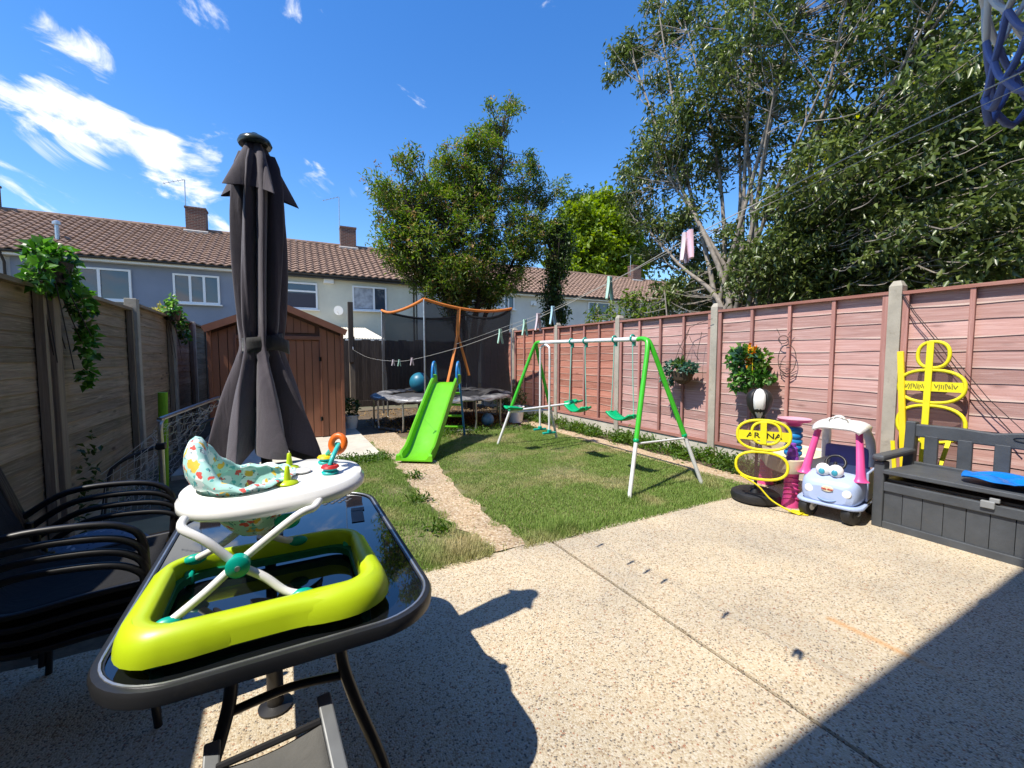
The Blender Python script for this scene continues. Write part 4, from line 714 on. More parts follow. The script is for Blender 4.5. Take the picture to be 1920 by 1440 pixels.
# ---- slide
def slide():
    a = Vector((1.47, 5.42, 0)); b = Vector((2.42, 6.78, 0)); d = (b - a).normalized(); s = Vector((d.y, -d.x, 0)); L = (b - a).length
    t = thing('slide', 'lime green plastic garden slide with blue grab handles and ladder', 'slide', tuple(a)); hw = .17
    prof = [(0, .055), (.08, .05), (.2, .07), (.34, .13), (.6, .32), (1.0, .60), (1.35, .84), (1.55, .955), (1.66, .97)]
    C = spline([(x, 0, z) for x, z in prof], 5); sc = L / 1.66
    sec = [(-hw - .05, .02), (-hw - .045, .105), (-hw - .025, .115), (-hw - .005, .10), (-hw + .01, .015), (-hw + .03, 0), (hw - .03, 0), (hw - .01, .015), (hw + .005, .10), (hw + .025, .115), (hw + .045, .105), (hw + .05, .02), (hw + .05, -.02), (-hw - .05, -.02)]
    vs = []; n = len(sec)
    for i, c in enumerate(C):
        tg = (C[min(i + 1, len(C) - 1)] - C[max(i - 1, 0)]).normalized(); nz = Vector((-tg.z, 0, tg.x)); k = i / (len(C) - 1); wall = .45 + .55 * min(1, k * 6)
        for u, h in sec: p = c + nz * (h * (wall if h > .02 else 1)); vs.append(a + d * (p.x * sc) + s * u * (1.12 if k < .06 else 1) + Vector((0, 0, p.z)))
    fs = [(i * n + k, i * n + (k + 1) % n, (i + 1) * n + (k + 1) % n, (i + 1) * n + k) for i in range(len(C) - 1) for k in range(n)] + [tuple(reversed(range(n))), tuple((len(C) - 1) * n + k for k in range(n))]
    mb = MB(); mb.add(vs, fs); mb.build('chute', m_green, t, w=True, smooth=40)
    top = a + d * 1.62 * sc + Vector((0, 0, .97))
    for sd in (-1, 1):
        e = top + s * sd * (hw + .035); P = [e + d * -.12 + Vector((0, 0, -.02)), e + d * -.11 + Vector((0, 0, .18)), e + d * -.06 + Vector((0, 0, .30)), e + d * .01 + Vector((0, 0, .33)), e + d * .07 + Vector((0, 0, .26)), e + d * .10 + Vector((0, 0, .1)), e + d * .12 + Vector((0, 0, -.1))]
        mb = MB(); mb.tube(spline(P, 5), .022, 8); mb.build('handle', m_blue, t, w=True, smooth=60)
        mb = MB(); mb.box(tuple(e + Vector((0, 0, .05))), (.07, .16, .16), Matrix((s, d, Vector((0, 0, 1)))).transposed()); mb.build('shoulder', m_green, t, w=True, bevel=.03)
        f = e + d * .42; mb = MB(); mb.tube([e + d * .12 + Vector((0, 0, -.1)), (f.x, f.y, 0)], .02, 8); mb.build('ladder_rail', m_blue, t, w=True, smooth=60)
    for k in range(4):
        z = .17 + k * .2; f = d * (.42 - .30 * z / .87); c = top + f; mb = MB(); mb.box((c.x, c.y, z), (2 * hw + .06, .08, .035), Matrix((s, d, Vector((0, 0, 1)))).transposed()); mb.build('step', m_green, t, w=True, bevel=.01)
slide()

# ---- swing frame with two swings and a glider
def swings():
    t = thing('swing_set', 'green and silver metal swing frame on the lawn', 'swing frame', (3.5, 4.55, 0)); ap = [Vector((3.5, 3.38, 1.585)), Vector((3.5, 5.72, 1.61))]
    feet = [[Vector((2.97, 3.08, 0)), Vector((4.0, 3.04, 0))], [Vector((2.98, 6.02, 0)), Vector((4.06, 5.92, 0))]]
    mb = MB(); mb.tube([ap[0] + Vector((0, .08, 0)), ap[1] + Vector((0, -.08, 0))], .026, 10); mb.build('crossbar', m_whitemetal, t, w=True, smooth=50)
    for i in (0, 1):
        kn = []; sg = 1 if i == 0 else -1
        for f in feet[i]:
            a = ap[i]; k = a.lerp(f, .66) + Vector((0, 0, 0)); kn.append(a.lerp(f, .68)); k2 = a.lerp(f, .66)
            mb = MB(); mb.tube(spline([a + Vector((0, .16 * sg, 0)), a + Vector(((f.x - a.x) * .01, .05 * sg, -.005)), a.lerp(f, .06), a.lerp(f, .35), k2], 5), .027, 9); mb.build('upper_leg', m_swinggreen, t, w=True, smooth=60)
            mb = MB(); mb.tube([k2, f + Vector((0, 0, -.02))], .021, 9); mb.build('lower_leg', m_whitemetal, t, w=True, smooth=60)
            mb = MB(); mb.sphere(k2, .032, 10, 6); mb.build('bolt_cap', m_seatgreen, t, w=True, smooth=60)
        mb = MB(); mb.tube(kn, .012, 7); mb.build('brace', m_whitemetal, t, w=True, smooth=60)
    for yc, lab in ((4.63, 'green plastic swing seat next to the glider'), (3.77, 'green plastic swing seat nearest to the patio')):
        g = thing('hanging_swing', lab, 'swing', (3.5, yc, .66), group='swings hanging from the frame'); zt = 1.60 - .66
        mb = MB(); mb.grid(lambda u, v: (-.085 + .17 * v, -.20 + .40 * u, .075 * (2 * u - 1) ** 2 + .01 * (2 * v - 1) ** 2 - .02), 18, 6); mb.build('seat', m_seatgreen, g, smooth=60, solid=.022)
        for s in (-1, 1):
            mb = MB(); mb.tube([(0, s * .19, .05), (0, s * .165, .5), (0, s * .15, zt - .05)], .007, 6); mb.build('rope', m_aqua_rope, g)
            mb = MB(); mb.box((0, s * .19, .055), (.04, .03, .05)); mb.build('rope_lug', m_seatgreen, g, bevel=.006)
            mb = MB(); mb.tube(ring((0, s * .15, zt - .0), (1, 0, 0), (0, 0, 1), .036, .036, 14), .011, 6, True).box((.02, s * .15, zt - .055), (.03, .035, .06)); mb.build('hanger', m_teal, g, smooth=50)
    g = thing('glider_swing', 'two seat glider on silver hanger tubes under the far end of swing frame', 'glider', (3.5, 5.45, .62)); zt = 1.6 - .62
    for dy in (-.17, .17):
        mb = MB(); x = dy * .15; mb.tube(spline([(x, dy * .25, zt - .03), (x, dy * .8, zt - .06), (x, dy, zt - .16), (x, dy, .2), (x, dy, -.34)], 5), .016, 8); mb.build('hanger_tube', m_whitemetal, g, smooth=60)
        mb = MB(); mb.box((x, dy, -.36), (.22, .045, .03)).box((x, dy, -.335), (.05, .05, .05)); mb.build('foot_rest', m_teal, g, bevel=.008)
    mb = MB(); mb.tube([(-.60, 0, -.02), (.60, 0, .04)], .018, 8); mb.build('seat_beam', m_whitemetal, g, smooth=60)
    for s in (-1, 1):
        mb = MB(); mb.grid(lambda u, v: (s * (.42 + .24 * u), -.085 + .17 * v, .01 + s * .028 + .03 * (2 * v - 1) ** 2 + .03 * u), 8, 8); mb.build('seat', m_seatgreen, g, smooth=60, solid=.022)
swings()

# ---- smoked glass table
TZ = .70
def table():
    t = thing('glass_table', 'smoked black glass patio table with dark metal rim', 'table', (-.01, 1.68, 0)); x0, x1, y0, y1 = -.385, .37, 1.09, 2.28
    mb = MB(); mb.prism(rrect(x0 + .012, x1 - .012, y0 + .012, y1 - .012, .16, 10), TZ - .008, TZ); mb.build('glass_top', m_tableglass, t, w=True)
    rim = rrect(x0, x1, y0, y1, .17, 10); cx, cy = (x0 + x1) / 2, (y0 + y1) / 2
    sec = [(-.014, .004), (-.004, .006), (.009, .004), (.014, -.006), (.012, -.030), (.002, -.036), (-.006, -.034), (-.006, -.010)]
    vs = []; n = len(sec); m = len(rim)
    for i, (x, y) in enumerate(rim):
        a, b = rim[i - 1], rim[(i + 1) % m]; nx, ny = b[1] - a[1], -(b[0] - a[0]); l = math.hypot(nx, ny); nx, ny = nx / l, ny / l
        vs += [(x + nx * u, y + ny * u, TZ + h) for u, h in sec]
    mb = MB(); mb.add(vs, [(i * n + k, ((i + 1) % m) * n + k, ((i + 1) % m) * n + (k + 1) % n, i * n + (k + 1) % n) for i in range(m) for k in range(n)]); mb.build('rim', plain('graphite_rim', (.030, .031, .034), .38, metal=.3, var=.3, dirt=.12), t, w=True, smooth=40)
    mb = MB(); mb.tube([((x - cx) * .985 + cx, (y - cy) * .99 + cy, TZ + .004) for x, y in rim], .0045, 6, True); mb.build('rim_trim', m_galv, t, w=True, smooth=60)
    legm = plain('black_steel_tube', (.012, .012, .013), .35, metal=.3)
    for sx in (-1, 1):
        for sy in (-1, 1):
            X = cx + sx * .135; Y = cy + sy * .40
            mb = MB(); mb.tube(spline([(X, Y, TZ - .03), (X, Y, .52), (X + sx * .03, Y + sy * .03, .40), (X + sx * .10, Y + sy * .09, .2), (X + sx * .14, Y + sy * .13, 0)], 6), .0165, 9); mb.build('leg', legm, t, w=True, smooth=60)
        mb = MB(); mb.tube([(cx + sx * .135, cy - .40, .50), (cx + sx * .135, cy + .40, .50)], .011, 7); mb.build('stretcher', legm, t, w=True, smooth=60)
    for sy in (-1, 1): mb = MB(); mb.tube(spline([(cx - .135, cy + sy * .40, .46), (cx, cy + sy * .40, .475), (cx + .135, cy + sy * .40, .46)], 5), .012, 7); mb.build('crossbar', legm, t, w=True, smooth=60)
    mb = MB(); mb.lathe([(.045, TZ + .001), (.045, TZ + .006), (.026, TZ + .008)], (-.06, 1.86, 0), 20); mb.build('parasol_collar', m_black, t, w=True)
    # openwork band printed across the far end of the glass
    mb = MB(); 
    for i in range(16):
        for j in range(5): mb.box((x0 + .16 + i * .032 + (.016 if j % 2 else 0), 2.14 + j * .022, TZ + .0012), (.017, .013, .0012), (0, 0, R(45)))
    mb.build('etched_border', plain('etched_grey', (.10, .10, .105), .6), t, w=True)
table()
mb = MB(); mb.box((0, 0, .001), (.05, .16, .002)).box((.004, .075, .0022), (.055, .04, .002)); o = tag(mb.build('tape_strip', m_black), 'strip of black tape stuck on glass at far right of table', 'tape'); o.location = (.27, 1.92, TZ + .001); o.rotation_euler = (0, 0, R(-6))

# ---- baby walker on the table
def walker():
    t = thing('baby_walker', 'baby walker with lime green base and white tray standing on glass table', 'baby walker', (-.05, 1.37, TZ)); z0 = TZ + .012
    x0, x1, y0, y1 = -.315, .212, 1.165, 1.60
    path = rrect(x0, x1, y0, y1, .085, 8); k0 = [i for i in range(len(path)) if path[i][1] < y0 + 1e-6]; path = path[:k0[0] + 1] + [(x0 + .085 + (x1 - x0 - .17) * q / 20, y0) for q in range(1, 20)] + path[k0[-1]:]; m = len(path); sec = [(-.030, .010), (-.030, .060), (-.025, .068), (-.008, .072), (.012, .070), (.026, .060), (.034, .042), (.040, .010), (.030, .005), (-.024, .005)]; n = len(sec); vs = []
    for i, (x, y) in enumerate(path):
        a, b = path[i - 1], path[(i + 1) % m]; nx, ny = b[1] - a[1], -(b[0] - a[0]); l = math.hypot(nx, ny); nx, ny = nx / l, ny / l
        w = 1.0 if y < 1.4 else (.85 if y < 1.52 else .62); w2 = .86 + (.13 if x < -.25 else 0) + (.20 * max(0, min(1, (x - .0) * 14)) if y < 1.3 else 0)
        vs += [(x + nx * u * w * w2, y + ny * u * w * w2, z0 + .008 + h * (1.0 if y < 1.45 else .85)) for u, h in sec]
    mb = MB(); mb.add(vs, [(i * n + k, ((i + 1) % m) * n + k, ((i + 1) % m) * n + (k + 1) % n, i * n + (k + 1) % n) for i in range(m) for k in range(n)]); base = mb.build('base', m_lime, t, w=True, smooth=50)
    def cover(sel):
        idx = [i for i in range(m) if sel(*path[i])]; st = [i for i in idx if (i - 1) % m not in idx][0]; idx = [(st + q) % m for q in range(len(idx))]; vv = []; k = 6
        for qi, i in enumerate(idx):
            x, y = path[i]; a, b = path[i - 1], path[(i + 1) % m]; nx, ny = b[1] - a[1], -(b[0] - a[0]); l = math.hypot(nx, ny); nx, ny = nx / l, ny / l; e = min(1, qi / 4, (len(idx) - 1 - qi) / 4); lo = .008; g = .84 + .16 * e
            w2 = .99 if x < -.25 else (.86 + .20 * max(0, min(1, x * 14)) if y < 1.3 else .86)
            for u, h in ((.006, .0745), (.020, .069), (.033, .056), (.041, .040), (.046, .020), (.047, .008)): vv.append((x + nx * u * w2 * g, y + ny * u * w2 * g, z0 + .009 + max(h, lo) * (.93 + .07 * e)))
        q = MB(); q.add(vv, [(i * k + j, (i + 1) * k + j, (i + 1) * k + j + 1, i * k + j + 1) for i in range(len(idx) - 1) for j in range(k - 1)]); q.build('corner_cover', m_lime, base, w=True, smooth=50)
    cover(lambda x, y: (x < -.12 and y < 1.25) or (x < -.30 and y < 1.32)); cover(lambda x, y: (x > .03 and y < 1.26) or (x > .19 and y < 1.34))
    inner = [(cx, cy) for cx, cy in rrect(x0 + .05, x1 - .05, y0 + .05, y1 - .05, .05, 6)]
    mb = MB(); mm = len(path); vs = []
    for (x, y) in path: vs += [(x * .985, (y - 1.38) * .985 + 1.38, z0 - .002), (x * .985, (y - 1.38) * .985 + 1.38, z0 + .020), ((x + .05) * .88 - .05, (y - 1.38) * .86 + 1.38, z0 + .020), ((x + .05) * .88 - .05, (y - 1.38) * .86 + 1.38, z0 - .002)]
    mb.add(vs, [(i * 4 + k, ((i + 1) % mm) * 4 + k, ((i + 1) % mm) * 4 + (k + 1) % 4, i * 4 + (k + 1) % 4) for i in range(mm) for k in range(4)]); mb.build('friction_strip', PL('dark_green_rubber', (.0, .16, .09), .5), base, w=True)
    for (x, y) in ((x0 + .05, y0 + .01), (x1 - .03, y0 + .02), (x1 - .03, y1 - .03), (x0 + .05, y1 - .03)): mb = MB(); mb.lathe([(.018, -.012), (.022, -.008), (.022, .008), (.018, .012)], (x, y, z0 + .010), 14, Matrix(((0, 0, 1), (1, 0, 0), (0, 1, 0)))); mb.build('caster', m_teal, base, w=True, smooth=50)
    zt = 1.008
    for sy, yo in ((0, 1.25), (1, 1.55)):
        piv = Vector((-.112, yo - (.005 if sy == 0 else 0), .868 if sy == 0 else .86))
        A = [(-.225, yo + .05 - sy * .08, zt - .02), (-.225, yo + .02 - sy * .03, zt - .035), (-.175, yo, .938 - sy * .005), piv, (-.055, yo - .015, .826), (-.01, yo - .03 + sy * .05, .785), (.03, yo - .045 + sy * .07, .772)]
        Bq = [(.085, yo + .06 - sy * .09, zt - .02), (.065, yo + .02, zt - .032), (.02, yo + .005, .965), piv + Vector((0, .012, 0)), (-.18, yo - .02, .82), (-.25, yo - .04 + sy * .06, .775)]
        for q in (A, Bq): mb = MB(); mb.tube(spline(q, 5), .0105, 9); mb.build('leg', m_white, t, w=True, smooth=60)
        mb = MB(); mb.lathe([(.022, -.016), (.027, -.012), (.027, .012), (.022, .016)], piv + Vector((0, -.006, 0)), 22, Matrix(((1, 0, 0), (0, 0, 1), (0, 1, 0)))); j = mb.build('pivot', m_teal, t, w=True, smooth=40)
        mb = MB(); mb.lathe([(.006, -.004), (.006, .004)], piv + Vector((0, -.024, 0)), 10, Matrix(((1, 0, 0), (0, 0, 1), (0, 1, 0)))); mb.build('pivot_bolt', m_galv, j, w=True)
        for q in (A[-1], Bq[-1]): mb = MB(); mb.sphere(Vector(q), .02, 10, 6, (1.5, .8, .8)); mb.build('leg_socket', m_teal, t, w=True, smooth=60)
    # tray: egg shaped ring round the seat hole
    oc = Vector((-.022, 1.51)); hc = Vector((-.105, 1.51)); hr = (.125, .145); orr = (.250, .225)
    vs = []; n = 48; secs = [(.985, 0, -.042), (1.02, 0, -.034), (1.022, 0, -.016), (1.005, 0, -.012), (.985, 0, .000), (.90, .10, .004), (.5, .5, .006), (.10, .9, .004), (0, 1.0, .006), (0, 1.0, -.03), (.35, .65, -.028), (.9, .1, -.034)]
    for k in range(n):
        a = 2 * math.pi * k / n; ex = math.cos(a); ey = math.sin(a); O = oc + Vector((orr[0] * math.copysign(abs(ex) ** .9, ex), orr[1] * math.copysign(abs(ey) ** .9, ey))); Hh = hc + Vector((hr[0] * ex, hr[1] * ey))
        for w, q, h in secs:
            P = (O - oc) * w + oc if q == 0 else O * w + Hh * (1 - w); vs.append((P.x, P.y, zt + h + .01 * (P.x + .02) / .25))
    m2 = len(secs); mb = MB(); mb.add(vs, [(k * m2 + i, ((k + 1) % n) * m2 + i, ((k + 1) % n) * m2 + (i + 1) % m2, k * m2 + (i + 1) % m2) for k in range(n) for i in range(m2)]); tray = mb.build('tray', m_white, t, w=True, smooth=55)
    mb = MB(); mb.lathe([(.028, .0), (.030, .004), (.026, .007), (.012, .008)], (.045, 1.52, zt + .012), 20); mb.build('tray_recess', m_white, tray, w=True, smooth=50)
    # padded seat: rim roll, raised back, hanging pouch
    def rimf(u, v):
        a = 2 * math.pi * u; ex, ey = math.cos(a), math.sin(a); back = max(0, -ex) ** 2.2; h = .012 + .125 * back; b = 2 * math.pi * v; r = .015 + .016 * back
        c = Vector((hc.x + (hr[0] - .004) * ex, hc.y + (hr[1] - .004) * ey, zt + .012)); up = v
        return (c.x + ex * math.cos(b) * r + .018 * back * ex * 0, c.y + ey * math.cos(b) * r, c.z + h * .5 + math.sin(b) * h * .5 + .004 * math.sin(a * 13))
    mb = MB(); mb.grid(rimf, 60, 14, True); seat = mb.build('seat_cover', m_walkerfab, t, w=True, smooth=60)
    def pouch(u, v):
        a = 2 * math.pi * u; k = math.cos(v * math.pi / 2) ** .55; w = 1 + .05 * math.sin(a * 9) * v; return (hc.x + .02 * v + (hr[0] - .008) * math.cos(a) * k * w, hc.y + (hr[1] - .008) * math.sin(a) * k * w, zt + .015 - .185 * v)
    mb = MB(); mb.grid(pouch, 40, 10, True); mb.build('seat_pouch', m_walkerfab, seat, w=True, smooth=60)
    mb = MB(); mb.sphere((.0, 1.43, .895), .03, 14, 8, (1.2, .5, .8)); mb.build('seat_buckle', m_teal, seat, w=True, smooth=60)
    # toys on the tray
    for (x, y) in ((.012, 1.60), (.004, 1.41)): mb = MB(); mb.lathe([(.030, 0), (.028, .005), (.011, .011), (.008, .03), (.006, .050), (.002, .053)], (x, y, zt + .008), 18); mb.build('peg_cone', m_lime, tray, w=True, smooth=50)
    for (x, y, top) in ((.125, 1.45, m_red), (.125, 1.60, m_yellow)):
        mb = MB(); mb.lathe([(.024, 0), (.026, .006), (.019, .012), (.022, .018)], (x, y, zt + .012), 18); k = mb.build('toy_knob', PL('turquoise_plastic', (.0, .50, .48), .35), tray, w=True, smooth=40)
        mb = MB(); mb.lathe([(.024, 0), (.028, .003), (.024, .009)], (x, y, zt + .030), 18); mb.build('toy_disc', top, k, w=True, smooth=40)
    arc = spline([(.125, 1.45, zt + .038), (.135, 1.46, zt + .062), (.150, 1.49, zt + .082), (.160, 1.525, zt + .088), (.150, 1.565, zt + .078), (.130, 1.60, zt + .042)], 5)
    mb = MB(); mb.tube(arc, .0075, 8); ar = mb.build('toy_arch', PL('turquoise_arch', (.05, .55, .52), .35), tray, w=True, smooth=60)
    mb = MB(); mb.tube(ring((.157, 1.52, zt + .092), (.75, -.4, .2), (0, .25, .97), .026, .026, 18), .011, 8, True); mb.build('toy_ring', m_orange, ar, w=True, smooth=60)
walker()

# ---- folded parasol through the table
def parasol():
    X, Y = -.062, 1.86; t = thing('folded_parasol', 'tall folded dark purple grey parasol tied with a strap', 'parasol', (X, Y, 0))
    mb = MB(); mb.tube([(X, Y, .02), (X, Y, 2.14)], .019, 10); mb.build('pole', m_black, t, w=True, smooth=60)
    mb = MB(); mb.lathe([(.06, 0), (.062, .01), (.03, .02), (.028, .30), (.03, .31)], (X, Y, .004), 20); mb.build('ground_sleeve', m_black, t, w=True, smooth=40)
    mb = MB(); mb.lathe([(.052, 2.155), (.056, 2.163), (.050, 2.178), (.030, 2.19), (.012, 2.194), (.012, 2.2)], (X + .0, Y, 0), 24); mb.build('finial_cap', plain('dark_green_cap', (.035, .05, .045), .25), t, w=True, smooth=50)
    def fold(a, z, ph): 
        k = a * 8 / 2 + ph; return abs(math.sin(k + .25 * math.sin(z * 5 + a * 2))) ** .6
    zs = [1.0, 1.02, 1.06, 1.12, 1.2, 1.28, 1.36, 1.41, 1.435, 1.47, 1.52, 1.6, 1.7, 1.8, 1.9, 2.0, 2.08, 2.12]; rs = [.212, .210, .198, .176, .148, .120, .088, .070, .066, .070, .076, .080, .084, .086, .086, .082, .072, .058]; zz = np.linspace(1.0, 2.12, 56)
    def can(u, v):
        a = 2 * math.pi * u; z = 1.0 + 1.12 * v; r = float(np.interp(z, zs, rs)); low = max(0, (1.42 - z) / .42)
        f = fold(a, z, .35); f2 = .5 + .5 * math.sin(a * 13 + z * 7); amp = .62 if z < 1.38 or z > 1.47 else .35
        rr = r * (1 - amp * (1 - f) + .10 * f2 * (1 - low)) ; tw = a + .25 * math.sin(z * 3.1) * (1 - low) + .10 * math.sin(8 * a) * (.4 + low)
        zc = z - (.055 * (f - .4) + .045 * math.sin(a * 2 + 1.0) - .02) * low ** 1.2
        cx = X + .006 * math.sin(z * 4); return (cx + rr * math.cos(tw), Y + rr * math.sin(tw), zc)
    mb = MB(); mb.grid(can, 224, 58, True); mb.build('canopy', m_parasol, t, w=True, smooth=70)
    def cape(u, v):
        a = 2 * math.pi * u; z = 2.155 - .185 * v; f = .5 + .5 * math.sin(5 * a + 1.2 + .5 * math.sin(a)); r = .036 + .098 * v ** 1.0; rr = r * (1 - (.25 + .25 * v) * (1 - f)) + .006 * math.sin(a * 3 + 1) * v; tw = a + .14 * math.sin(5 * a + 2.6) * v
        return (X + rr * math.cos(tw), Y + rr * math.sin(tw), z + (.022 * (1 - f) - .012 * math.sin(a + 2)) * v)
    mb = MB(); mb.grid(cape, 200, 20, True); mb.build('vent_cape', m_parasol, t, w=True, smooth=70)
    def strap(u, v): a = 2 * math.pi * u; r = .071 + .004 * math.sin(a * 5); return (X + r * math.cos(a), Y + r * math.sin(a), 1.415 + .055 * v + .012 * math.sin(a + 1))
    mb = MB(); mb.grid(strap, 48, 4, True); mb.build('tie_strap', fabric('strap_webbing', (.016, .016, .016), (.024, .024, .024)), t, w=True, smooth=60, solid=.003)
    mb = MB(); mb.grid(lambda u, v: (X + .073 * math.cos(-1.2 + u * 1.0) * (1 + .25 * u), Y + .073 * math.sin(-1.2 + u * 1.0) * (1 + .1 * u), 1.42 + .05 * v - .02 * u), 8, 3); mb.build('strap_tail', bpy.data.materials['strap_webbing'], t, w=True, smooth=60, solid=.003)
parasol()

# ---- stacked sling chairs, in the shade of the left fence
framem = plain('black_chair_tube', (.007, .007, .008), .42)
def sling_chair():
    t = thing('sling_chair', '', 'chair'); w = .25   # faces +x, origin under the seat centre
    for s in (-1, 1):
        mb = MB(); mb.tube(spline([(-.30, s * (w + .02), .56), (-.15, s * (w + .035), .655), (.05, s * (w + .04), .665), (.17, s * (w + .035), .635), (.215, s * (w + .03), .55), (.20, s * (w + .02), .3), (.22, s * (w + .02), 0)], 6), .0135, 8); mb.build('arm', framem, t, smooth=60)
        mb = MB(); mb.tube(spline([(.20, s * w, .41), (.05, s * w, .40), (-.18, s * w, .385), (-.27, s * w, .48), (-.33, s * w, .7), (-.42, s * w, .99)], 6), .0125, 8); mb.build('side_rail', framem, t, smooth=60)
        mb = MB(); mb.tube([(-.26, s * (w + .01), .55), (-.30, s * (w + .02), 0)], .0125, 8); mb.build('leg', framem, t, smooth=60)
    mb = MB(); mb.grid(lambda u, v: (lambda p: (p.x, -w + 2 * w * v, p.z - .02 * math.sin(v * math.pi)))(Vector(spline([(.20, 0, .415), (.0, 0, .395), (-.18, 0, .38), (-.26, 0, .47), (-.34, 0, .72), (-.42, 0, .99)], 4)[int(round(u * 20))])), 21, 8); mb.build('sling', m_sling, t, smooth=60, solid=.004)
    mb = MB(); mb.tube([(-.42, -w, .99), (-.42, w, .99)], .0125, 8); mb.build('top_rail', framem, t, smooth=60)
    return t
c0 = sling_chair(); labs = ['black sling chair at the bottom of the stack left of table', 'black sling chair second from the bottom of the stack', 'black sling chair third from bottom in the stack', 'black sling chair on top of the stack by the left fence']
for k in range(4):
    c = c0 if k == 0 else copy_tree(c0); c.location = (-.655 - .010 * k, 2.25, .048 * k); c.rotation_euler = (0, 0, R(-3 + 1.5 * k)); c['label'] = labs[k]; c['group'] = 'stacked black sling chairs'
# ---- folding chair tucked under the near end of the table
def folding_chair():
    t = thing('folding_chair', 'grey mesh folding chair with flat aluminium frame at the near table end', 'chair', (-.08, .98, 0)); al = plain('brushed_aluminium', (.20, .21, .215), .5, metal=.15, var=.3)
    a, b = Vector((.066, 1.12, .545)), Vector((.105, .86, .40)); l1, l2 = Vector((-.165, 1.13, .515)), Vector((-.155, .87, .385))
    mb = MB(); mb.beam(a, b + (b - a) * .9, .032, .014, (.1, -.5, .85)); mb.build('back_upright', al, t, w=True, bevel=.004)
    mb = MB(); mb.beam(l1, l2 + (l2 - l1) * .9, .032, .014, (.1, -.5, .85)); mb.build('back_upright', al, t, w=True, bevel=.004)
    p0 = a.lerp(b, .2) + Vector((-.018, 0, 0)); q0 = l1.lerp(l2, .2) + Vector((.01, 0, 0))
    def f(u, v): P = p0.lerp(q0, u); d = (b - a).lerp(l2 - l1, u); return P + d * (v * 1.15) + Vector((0, 0, -.015 * math.sin(u * math.pi)))
    mb = MB(); mb.grid(f, 14, 8); mb.build('back_mesh', m_greymesh, t, w=True, smooth=60, solid=.004)
    mb = MB(); mb.tube([p0 + Vector((0, .004, .002)), q0 + Vector((0, .004, .002))], .008, 7); mb.build('back_rail', m_black, t, w=True)
    for p, q in ((b, Vector((.13, .55, .16))), (l2, Vector((-.16, .52, .14)))): mb = MB(); mb.tube([p + Vector((-.02, .05, -.02)), q], .014, 8); mb.build('seat_rail', framem, t, w=True, smooth=60); 
    mb = MB(); mb.lathe([(.024, -.012), (.024, .012)], b.lerp(a, .25) + Vector((-.01, 0, -.01)), 14, Matrix(((0, 0, 1), (1, 0, 0), (0, 1, 0)))); mb.build('hinge', m_black, t, w=True, smooth=40)
    for x, y in ((.11, .98), (-.155, .96), (.13, .55), (-.16, .52)): mb = MB(); mb.tube([(x, y, .22 if y > .7 else .16), (x + .01, y + (.05 if y > .7 else -.05), 0)], .0125, 8); mb.build('leg', framem, t, w=True, smooth=60)
folding_chair()

# ---- football goal with sagging net
def goal():
    t = thing('football_goal', 'small grey tube football goal with torn white net beside left fence', 'goal', (-.98, 4.95, 0)); a = Vector((-1.0, 4.95, 0)); b = Vector((-.76, 6.95, 0)); d = (b - a).normalized(); n = Vector((-d.y, d.x, 0))
    z = .82; P = spline([a, a + Vector((0, 0, .55)), a + Vector((0, 0, z - .07)), a + d * .06 + Vector((0, 0, z - .01)), a + d * .14 + Vector((0, 0, z)), b - d * .14 + Vector((0, 0, z + .02)), b - d * .05 + Vector((0, 0, z)), b + Vector((0, 0, z - .08)), b + Vector((0, 0, .5)), b], 5)
    mb = MB(); mb.tube(P, .021, 9); mb.build('front_frame', m_galv, t, w=True, smooth=60)
    dark = plain('dark_goal_tube', (.03, .032, .036), .4)
    for e, sg in ((a, 1), (b, 1)):
        mb = MB(); q = e + n * .32; mb.tube(spline([e + Vector((0, 0, .57)), e + n * .12 + Vector((0, -.05, .54)), q + Vector((.0, -.16, .42)), q + Vector((-.05, -.25, .05)), e + n * .42 + Vector((0, -.25, .0))], 5), .017, 8); mb.build('side_stay', dark, t, w=True, smooth=60)
        mb = MB(); mb.box(tuple(e + Vector((0, 0, .57))), (.07, .07, .06)); mb.build('clamp', m_black, t, w=True, bevel=.01)
    mb = MB(); rows, cols = 11, 19
    def np_(i, j): u = i / cols; v = j / rows; p = a.lerp(b, u); sag = .06 * abs(math.sin(u * math.pi * 5)) if j == 0 else .03 * math.sin(u * 9 + j); dep = .34 * math.sin(v * 1.5) + .03 * math.sin(i * 1.7 + j * 2.3); return p + n * dep + Vector((.02 * math.sin(i * 2.1 + j), .02 * math.sin(j * 3 + i), z * (1 - v) - sag * (1 - v) - .02 + .02 * math.sin(i * 3.3 + j * 1.9) * (1 - v)))
    for i in range(cols + 1): mb.tube([np_(i, j) for j in range(rows + 1)], .0022, 4)
    for j in range(rows + 1): mb.tube([np_(i, j) for i in range(cols + 1)], .0022, 4)
    for j in range(7): mb.tube([a + Vector((-.02, -.02 - .03 * j, .72 - j * .1)), a + Vector((-.16, -.2, .58 - j * .09)), a + Vector((-.34, -.30 + .02 * j, .42 - j * .055))], .0022, 4)
    for j in range(8): mb.tube([a + Vector((-.04 - .04 * j, -.04 - .03 * j, .62 - .03 * j)), a + Vector((-.05 - .04 * j, -.10 - .02 * j, .3)), a + Vector((-.08 - .04 * j, -.12 - .02 * j, .02))], .0022, 4)
    mb.build('net', m_rope, t, w=True)
goal()
mb = MB(); mb.tube([(-1.13, 5.62, .0), (-1.10, 5.62, 1.02)], .042, 16); tag(mb.build('foam_pole', PL('apple_green_foam', (.22, .50, .01), .6), smooth=40), 'apple green foam pole standing upright behind the goal net', 'foam pole')
